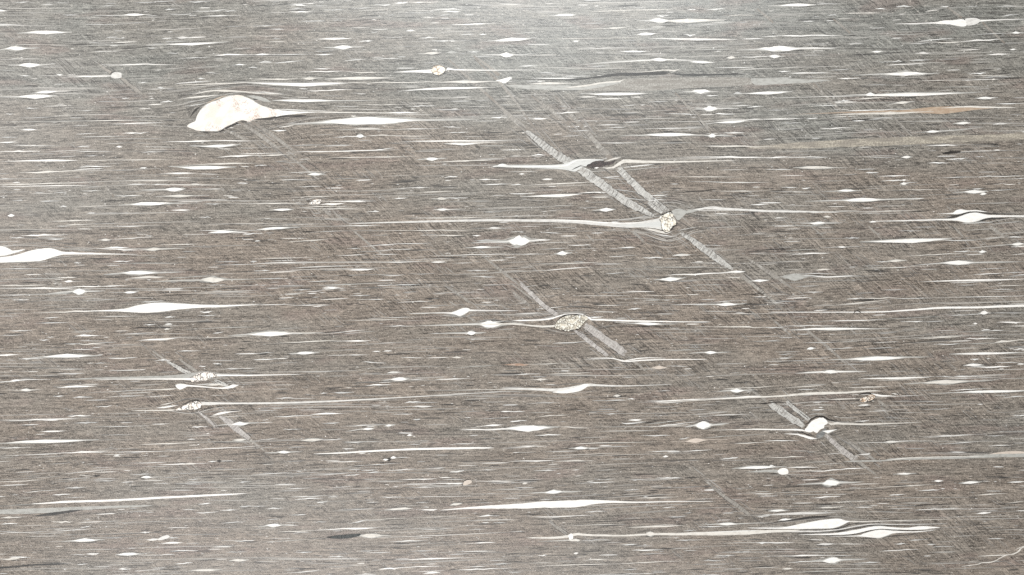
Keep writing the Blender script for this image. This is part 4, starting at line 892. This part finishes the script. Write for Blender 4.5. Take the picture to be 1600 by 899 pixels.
ribbon('mineral_streak', [(1300, 180, .6), (1345, 178, 2.4), (1395, 177.5, 3.2), (1430, 175.6, 1.4), (1460, 174.5, .4)], 'C', slab, 0.165)
ribbon('mineral_streak', [(1470, 169.2, .5), (1510, 167, 2.4), (1545, 168, 2.6), (1590, 168.6, .8)], 'C', slab, 0.165)
ribbon('mineral_layer', [(790, 134, 2), (820, 136, 6), (860, 137, 7), (905, 137.5, 7), (940, 133.5, 6), (970, 128, 3)], 'G', slab, 0.085)
ribbon('mineral_streak', [(880, 138, .6), (915, 134, 2.5), (945, 129, 2), (968, 127.5, 2), (977, 124, 1.6)], 'C', slab, 0.12)
ribbon('mineral_streak', [(805, 123.5, .6), (850, 124.5, 1.2), (890, 124.8, 2), (930, 121.3, 2.6), (962, 117, 3.6), (985, 115.6, 4.8), (1010, 115.6, 5), (1040, 114.3, 4.6), (1048, 114, 1)], 'D', slab, 0.12, 9, None, 0.2)
ribbon('mineral_streak', [(830, 122.4, .5), (870, 122.8, 1.4), (900, 122, .6)], 'W', slab, 0.13)
ribbon('mineral_streak', [(980, 113.5, .4), (1010, 112.4, 1), (1040, 109.6, 1.4), (1052, 111, 2.6), (1062, 108.5, .8)], 'C', slab, 0.13)
ribbon('mineral_streak', [(1045, 114.5, 1), (1070, 117, 3.2), (1110, 117, 3), (1160, 116, 1.4)], 'V', slab, 0.1)
ribbon('mineral_layer', [(-40, 801, 6), (40, 799, 8), (90, 797, 7), (140, 794, 5), (240, 790, 2)], 'G', slab, 0.06, 14)
ribbon('mineral_streak', [(50, 807, 1.2), (80, 803.5, 4.6), (105, 800, 4), (130, 796.5, 1.2)], 'V', slab, 0.08)
ribbon('mineral_streak', [(-20, 889, 3.5), (25, 885.5, 2.6), (50, 883, 2.4), (88, 881.5, 3), (108, 881, .8)], 'V', slab, 0.1)
ribbon('mineral_streak', [(1185, 631, 1), (1199, 630.8, 1.6), (1207, 628.5, 1.6), (1218, 629, 1.4), (1233, 630, .8)], 'D', slab, 0.15)
ribbon('mineral_streak', [(1190, 820, .6), (1240, 812, 1.6), (1270, 808, 2), (1298, 806.5, .8)], 'D', slab, 0.1)
# the crack filled with white, lower right corner
o = ribbon('vein', [(1502, 885.2, .6), (1518, 883.5, 1.2), (1527, 882, 1.2), (1535, 879.5, 1.6), (1546, 879, 1.4), (1555, 876.5, 1.0), (1562, 872.5, 1.2), (1571, 868.2, 1.4), (1582, 866, 1.6), (1590, 862.6, 1.8), (1594, 858.5, 2.2), (1600, 854.5, 1.8), (1640, 838, 1)], 'C', slab, 0.18, 4, 'thin branching white vein in the lower right corner', 0.25)
ribbon('branch', [(1528, 869.4, .6), (1550, 868.2, 1.4), (1575, 867.2, 1.4), (1582, 866.4, .6)], 'C', o, 0.17, 5)
ribbon('branch', [(1586, 859, .6), (1593, 856, 1.2), (1601, 853.4, .8)], 'C', o, 0.17, 3)

# ---------------------------------------------------------------- kink bands
def band(pts, mat='band', label=None, top=0.10, edge=True, fade=True):
    q = spline(pts, step=3)
    q[:, 2] = np.maximum(q[:, 2], 0.3)
    v, f, uv = strip(q, top * MM + rng.uniform(0, 0.01) * MM, 0.11)
    n = len(q); fr = np.linspace(0, 1, n); soft = 0.20 if edge else 0.60
    en = np.clip(1 - np.minimum(fr, 1 - fr) / (soft * 0.5), 0, 1) * (0.6 if edge else 1.0)
    en = np.concatenate([en] * 3) if fade else np.zeros(3 * n)
    uv = uv + np.array([rng.uniform(0, 500), rng.uniform(0, 90)])
    o = mesh_object('kink_band', v.tolist(), f, mat, slab, uv, ends=en)
    if label: o['label'] = label
    if edge or len(q) > 9:
        t = np.gradient(q[:, :2], axis=0); t /= np.hypot(t[:, 0], t[:, 1])[:, None]; c0, tm = q.mean(0), t.mean(0)
        LL = math.hypot(*(q[-1, :2] - q[0, :2])); w = q[:, 2].max()
        for k in range(9 if edge else 4):
            off = rng.uniform(-1.5, 1.5) * w; al = rng.uniform(-0.75, 0.75) * LL; le = rng.uniform(0.15, 0.5) * LL
            ts = np.linspace(-0.5, 0.5, 5)
            px = c0[0] + tm[0] * (al + ts * le) - tm[1] * off; py = c0[1] + tm[1] * (al + ts * le) + tm[0] * off + np.cumsum(nrng.normal(size=5)) * 0.25
            v2, f2, _ = strip(np.stack([px, py, rng.uniform(0.6, 1.3) * (1.03 - (2 * ts) ** 2)], -1), (rng.uniform(0.057, 0.07) if rng.random() < .6 else top + 0.012) * MM, 0.15)
            tone = rng.uniform(0.20, 0.31) if rng.random() < 0.6 else rng.uniform(0.05, 0.10)
            (pale if tone > 0.2 else dark).add(v2, f2, (tone, tone * 0.955, tone * 0.895))
    if edge and mat != 'band2':
        # tight little folds across the band
        i = 2
        while i < len(q) - 2:
            w = q[i, 2] * rng.uniform(0.45, 1.08); nx_, ny_ = -t[i, 1], t[i, 0]
            ts = np.linspace(-0.5, 0.5, 5); bow = rng.uniform(0.6, 2.2)
            s = ts * w; al = bow * (1 - (2 * ts) ** 2) + ts * rng.uniform(-1.5, 1.5)
            pts2 = np.stack([q[i, 0] + nx_ * s + t[i, 0] * al, q[i, 1] + ny_ * s + t[i, 1] * al, rng.uniform(0.45, 1.15 if mat == 'band' else 0.7) * (1.1 - (2 * ts) ** 2)], -1)
            v2, f2, _ = strip(pts2, (top + 0.013) * MM, 0.2)
            if rng.random() < 0.5: dark.add(v2, f2, np.array((0.08, 0.071, 0.063)) * rng.uniform(0.6, 2.4))
            else: pale.add(v2, f2, np.array((0.56, 0.545, 0.51)) * rng.uniform(0.8, 1.1))
            i += rng.choice((1, 2, 2, 3, 4))
    if edge:
        n = len(q); t = np.gradient(q[:, :2], axis=0); t /= np.hypot(t[:, 0], t[:, 1])[:, None]
        for side in (-1, 1):
            e = q.copy()
            e[:, 0] += -t[:, 1] * side * q[:, 2] * 0.53; e[:, 1] += t[:, 0] * side * q[:, 2] * 0.53
            e[:, 2] = np.where(nrng.random(n) < 0.5, 0.8, 0.15) * np.minimum(1, q[:, 2] / 6)
            v, f, uv = strip(e, (top - 0.02) * MM, 0.2)
            mesh_object('rim', v.tolist(), f, 'D' if mat == 'band' else 'V', o)
    return o
band([(822, 205, 5), (838, 218, 9), (860, 235, 11), (880, 248, 12), (893, 256, 12)], 'band', 'upper half of the longer crinkled kink band')
band([(902, 262, 10), (915, 270, 13), (930, 281, 13), (955, 299, 12.5), (980, 316, 12), (1003, 328, 9), (1022, 338, 4)], 'band', 'lower half of the longer crinkled kink band')
band([(765, 152, 3), (800, 184, 7), (825, 205, 8)], 'band2', None, 0.07, False)
band([(905, 192, 4), (925, 216, 7), (945, 238, 8), (956, 250, 8)], 'band2', None, 0.08, False)
band([(965, 262, 11), (978, 275, 10), (992, 289, 10.5), (1010, 306, 10), (1027, 318, 9), (1045, 331, 7)], 'band', 'shorter crinkled kink band ending at the cracked grain')
band([(1012, 316, 4), (1022, 324, 6), (1035, 333, 5)], 'band', None, 0.095)
band([(1062, 364, 4), (1078, 373, 7), (1097, 387, 10), (1115, 400, 10), (1132, 412, 8), (1145, 421, 5)], 'band', 'kink band below the cracked grain')
band([(812, 443, 4), (830, 459, 6), (850, 478, 7), (872, 494, 7)], 'band3', None)
band([(796, 452, 2), (815, 468, 5), (832, 482, 3)], 'band2', None, 0.08, False)
band([(913, 508, 9), (925, 516, 11), (945, 530, 11), (962, 542, 12), (978, 554, 11)], 'band3', 'smooth grey kink band below the honey grain')
band([(897, 516, 3), (908, 524, 5.5), (921, 534, 6.5), (935, 545, 6), (950, 557, 5)], 'band3', None)
band([(1202, 630, 8), (1215, 639, 11), (1230, 649, 10.5), (1245, 659, 9.5), (1257, 667, 7)], 'band', 'wider pale kink band above the round white grain')
band([(1229, 626, 4), (1236, 634, 6), (1250, 645, 6), (1266, 657, 6)], 'band', 'narrower pale kink band above the round white grain')
band([(1288, 679, 4), (1302, 691, 7), (1318, 705, 9), (1338, 720, 9)], 'band3', None)
band([(1325, 690, 2), (1340, 701, 5), (1355, 711, 5), (1370, 721, 4)], 'band2', None)
band([(259, 563, 2), (270, 570, 4), (284, 578, 6), (298, 585, 7)], 'band', None, 0.10)
band([(279, 560, 2), (290, 569, 4), (303, 578, 5), (309, 582, 3)], 'band2', None)
band([(335, 594, 4), (345, 599, 6), (357, 604, 5)], 'band', None, 0.10)
band([(309, 643, 2), (318, 650, 4), (330, 660, 4), (336, 668, 3)], 'band3', None)
band([(342, 650, 4), (356, 659, 8), (372, 672, 9), (390, 686, 6)], 'band3', None)
band([(152, 98, 2), (163, 107, 4), (174, 114, 5)], 'band2', None)
band([(189, 122, 3), (202, 132, 6), (216, 143, 5), (224, 149, 2)], 'band2', None)
band([(1100, 750, 2), (1115, 762, 4), (1130, 775, 5), (1150, 789, 6), (1172, 805, 5)], 'band2', 'faint kink band at lower right')
band([(860, 817, 2), (875, 827, 5), (886, 835, 5)], 'band2', None)
for pts in ([(700, 92, 1.5), (735, 125, 4), (770, 156, 4)], [(742, 92, 1.5), (790, 140, 4), (835, 200, 3)], [(868, 150, 1.5), (890, 176, 5), (910, 200, 5)], [(1140, 418, 5), (1180, 448, 5), (1230, 488, 3)],
            [(1235, 495, 2), (1290, 540, 4), (1340, 585, 2)], [(745, 392, 1.5), (785, 425, 4), (815, 447, 4)], [(975, 552, 6), (995, 568, 4), (1015, 585, 2)], [(1335, 717, 6), (1355, 732, 4), (1375, 746, 2)],
            [(1160, 600, 2), (1185, 618, 4), (1205, 632, 4)], [(385, 682, 4), (402, 696, 3), (418, 708, 1.5)], [(232, 545, 1.5), (250, 557, 3), (264, 566, 3)], [(440, 235, 3), (475, 262, 3), (505, 288, 1.5)],
            [(540, 350, 2), (575, 380, 3), (610, 408, 1.5)], [(690, 440, 2), (720, 462, 4), (740, 478, 2)], [(1270, 130, 2), (1300, 160, 4), (1330, 188, 2)], [(1380, 170, 2), (1410, 198, 4), (1440, 228, 2)],
            [(372, 190, 3), (395, 204, 5), (420, 222, 5), (445, 240, 3)], [(392, 190, 3), (415, 204, 5), (440, 222, 5), (470, 245, 3)], [(350, 202, 2), (368, 211, 4), (390, 222, 2)],
            [(502, 324, 2), (511, 333, 4), (518, 338, 3)], [(517, 327, 1.5), (530, 339, 3), (545, 347, 2)], [(740, 88, 2), (758, 100, 4), (780, 118, 5)], [(760, 112, 2), (775, 124, 4)],
            [(1478, 322, 2), (1488, 329, 3)], [(1540, 350, 3), (1558, 362, 5), (1575, 376, 2)], [(1486, 350, 2), (1500, 365, 3), (1508, 373, 2)], [(1355, 352, 2), (1366, 362, 3), (1378, 372, 2)],
            [(1478, 10, 1.5), (1490, 19, 3), (1503, 28, 3)], [(1535, 35, 2), (1548, 48, 4), (1570, 68, 2)], [(1302, 30, 2), (1312, 38, 3), (1328, 52, 3)], [(1183, 14, 2), (1200, 28, 4), (1208, 36, 2)],
            [(1090, 180, 2), (1100, 195, 3), (1112, 210, 3)], [(1055, 145, 2), (1080, 172, 4), (1095, 186, 2)], [(830, 150, 2), (860, 172, 5), (890, 196, 4)], [(700, 470, 1.5), (716, 480, 3)],
            [(728, 493, 2), (745, 504, 4)], [(795, 440, 1.5), (840, 474, 3)], [(1370, 625, 3), (1388, 638, 4)], [(1374, 636, 2), (1390, 649, 3)], [(1205, 498, 2), (1222, 512, 4), (1240, 528, 2)],
            [(1150, 640, 1.5), (1163, 650, 3)], [(1155, 395, 2), (1200, 425, 5), (1245, 455, 3)], [(1260, 348, 1.5), (1290, 372, 3)], [(985, 360, 3), (1000, 372, 4), (1008, 380, 2)], [(915, 365, 2), (930, 380, 3)],
            [(1075, 318, 2), (1085, 325, 3)], [(1090, 305, 2), (1102, 320, 3)], [(160, 285, 2), (178, 308, 3)], [(75, 435, 2), (100, 448, 4)], [(1222, 738, 3), (1238, 752, 3)], [(870, 560, 1.5), (895, 580, 3)]):
    band(pts, 'band2', None, 0.075, False)

# ---------------------------------------------------------------- grains too many to count: pale and dark flecks along the foliation
def scatter(heap, n, tone_of, lmin, lmax, hmin, hmax, top, inframe):
    k = 0
    while k < n:
        if inframe: x, y = rng.uniform(-20, W0 + 20), rng.uniform(-20, H0 + 20)
        else:
            x, y = rng.uniform(-EX + 60, W0 + EX - 60), rng.uniform(-EY + 20, H0 + EY - 20)
            if -20 < x < W0 + 20 and -20 < y < H0 + 20: continue
        lay = math.sin(y / 9.1 + 1.7 * math.sin(x / 260 + y / 37)) + math.sin(y / 23.0 - x / 410 + 2) + 0.8 * math.sin(x / 47.0 + y / 15.0)
        if rng.random() > 0.30 + 0.30 * (lay + 1.2): continue
        k += 1
        L = lmin * (lmax / lmin) ** (rng.random() ** 1.6)
        h = rng.uniform(hmin, hmax) * (0.8 + 0.4 * min(L / 30, 1))
        m = 3 if L < 12 else 5
        xs = np.linspace(x - L / 2, x + L / 2, m)
        t0 = trend(np.array([x]), np.array([y]))[0]
        ys = y + trend(xs, np.full(m, y)) - t0
        ys = ys + bend(xs, ys, 1) * 0.7
        u = np.linspace(-1, 1, m)
        th = h * (1 - u ** 2) ** 0.6 + 0.1
        v, f, uv = strip(np.stack([xs, ys, th], -1), rng.uniform(*top) * MM, 0.12)
        heap.add(v, f, tone_of())
def pale_tone():
    b = rng.choice((0.24, 0.28, 0.34, 0.42, 0.54, 0.70)); w = rng.uniform(0.0, 1.0)
    return (b, b * (0.985 - 0.03 * w), b * (0.955 - 0.07 * w))
def dark_tone():
    b = rng.choice((0.025, 0.04, 0.06, 0.09))
    return (b, b * 0.91, b * 0.83)
scatter(pale, 2900, pale_tone, 3, 50, 0.45, 1.15, (0.03, 0.055), True)
scatter(pale, 900, pale_tone, 1.2, 3.0, 1.0, 2.0, (0.03, 0.055), True)
scatter(dark, 3000, dark_tone, 4, 50, 0.7, 1.5, (0.010, 0.028), True)
def faint_tone():
    b = rng.uniform(0.24, 0.46)
    return (b, b * 0.955, b * 0.885)
scatter(pale, 1000, faint_tone, 30, 230, 0.35, 0.85, (0.058, 0.070), True)
scatter(dark, 520, dark_tone, 30, 200, 0.3, 0.8, (0.010, 0.028), True)
for cx, cy, rx, ry in GRAINS:
    m = 2 if ry < 9 else (4 if ry < 16 else 11)
    for side in (-1, 1):
        for k in range(m if side < 0 or ry < 24 else 3):
            gap = (k + rng.uniform(0.2, 1)) * ry * 0.13 + 1.0
            a = rng.uniform(0.8, 2.0) * rx; sh = rng.uniform(-0.9, 0.9) * rx
            xs = np.linspace(cx + sh - a, cx + sh + a, 11)
            ys = cy + side * ((ry + 0.3) * np.exp(-((xs - cx) / (0.95 * rx)) ** 2 * 0.9) * math.exp(-gap / (2.2 * ry)) + gap) + trend(xs, np.full(11, cy)) - trend(np.array([cx]), np.array([cy]))[0]
            ys = ys + np.cumsum(nrng.normal(size=11)) * 0.28
            th = rng.uniform(0.4, 1.1) * np.sqrt(np.maximum(1 - np.linspace(-1, 1, 11) ** 2, 0)) * nrng.uniform(0.3, 1.3, 11) + 0.05
            v, f, uv = strip(np.stack([xs, ys, th], -1), rng.uniform(0.058, 0.070) * MM, 0.15)
            if rng.random() < 0.55: pale.add(v, f, np.array(faint_tone()) * 0.85)
            else: dark.add(v, f, np.array((0.075, 0.067, 0.06)) * rng.uniform(0.6, 1.3))
scatter(pale, 4200, pale_tone, 4, 160, 1.0, 3.4, (0.03, 0.055), False)
scatter(dark, 1800, dark_tone, 6, 80, 0.6, 1.6, (0.010, 0.028), False)
def cleavage_at(x, y):
    c = 0.16
    for cx, cy, rx, ry in CLEAVED: c = max(c, math.exp(-((x - cx) / rx) ** 2 - ((y - cy) / ry) ** 2))
    return c
n = 0
while n < 620:
    x, y = rng.uniform(-EX + 80, W0 + EX - 80) if n % 3 == 0 else rng.uniform(0, W0), rng.uniform(-20, H0 + 20)
    if rng.random() > cleavage_at(x, y): continue
    n += 1
    ang = math.radians(rng.gauss(38, 3.5)); gap = rng.uniform(3.5, 6.5); ll = rng.uniform(10, 34)
    for k in range(rng.randint(2, 6)):
        L = ll * rng.uniform(0.6, 1.2); ox = x + k * gap * rng.uniform(.8, 1.2) + rng.uniform(-3, 3); oy = y + rng.uniform(-4, 4)
        ts = np.linspace(-0.5, 0.5, 4)
        a = ang + (ts + .5) * rng.uniform(-0.12, 0.22)
        pts = np.stack([ox + ts * L * np.cos(a), oy + ts * L * np.sin(a), rng.uniform(.4, 0.85) * (1.02 - (2 * ts) ** 2)], -1)
        v, f, uv = strip(pts, rng.uniform(0.056, 0.07) * MM, 0.15)
        if rng.random() < 0.62:
            t = rng.uniform(0.20, 0.30); pale.add(v, f, (t, t * 0.95, t * 0.88))
        else:
            t = rng.uniform(0.07, 0.12); dark.add(v, f, (t, t * 0.92, t * 0.85))
pale.build('pale_flecks', 'pale_flecks', 'countless fine white and cream flecks')
dark.build('dark_flecks', 'dark_flecks', 'countless fine dark mica flecks')
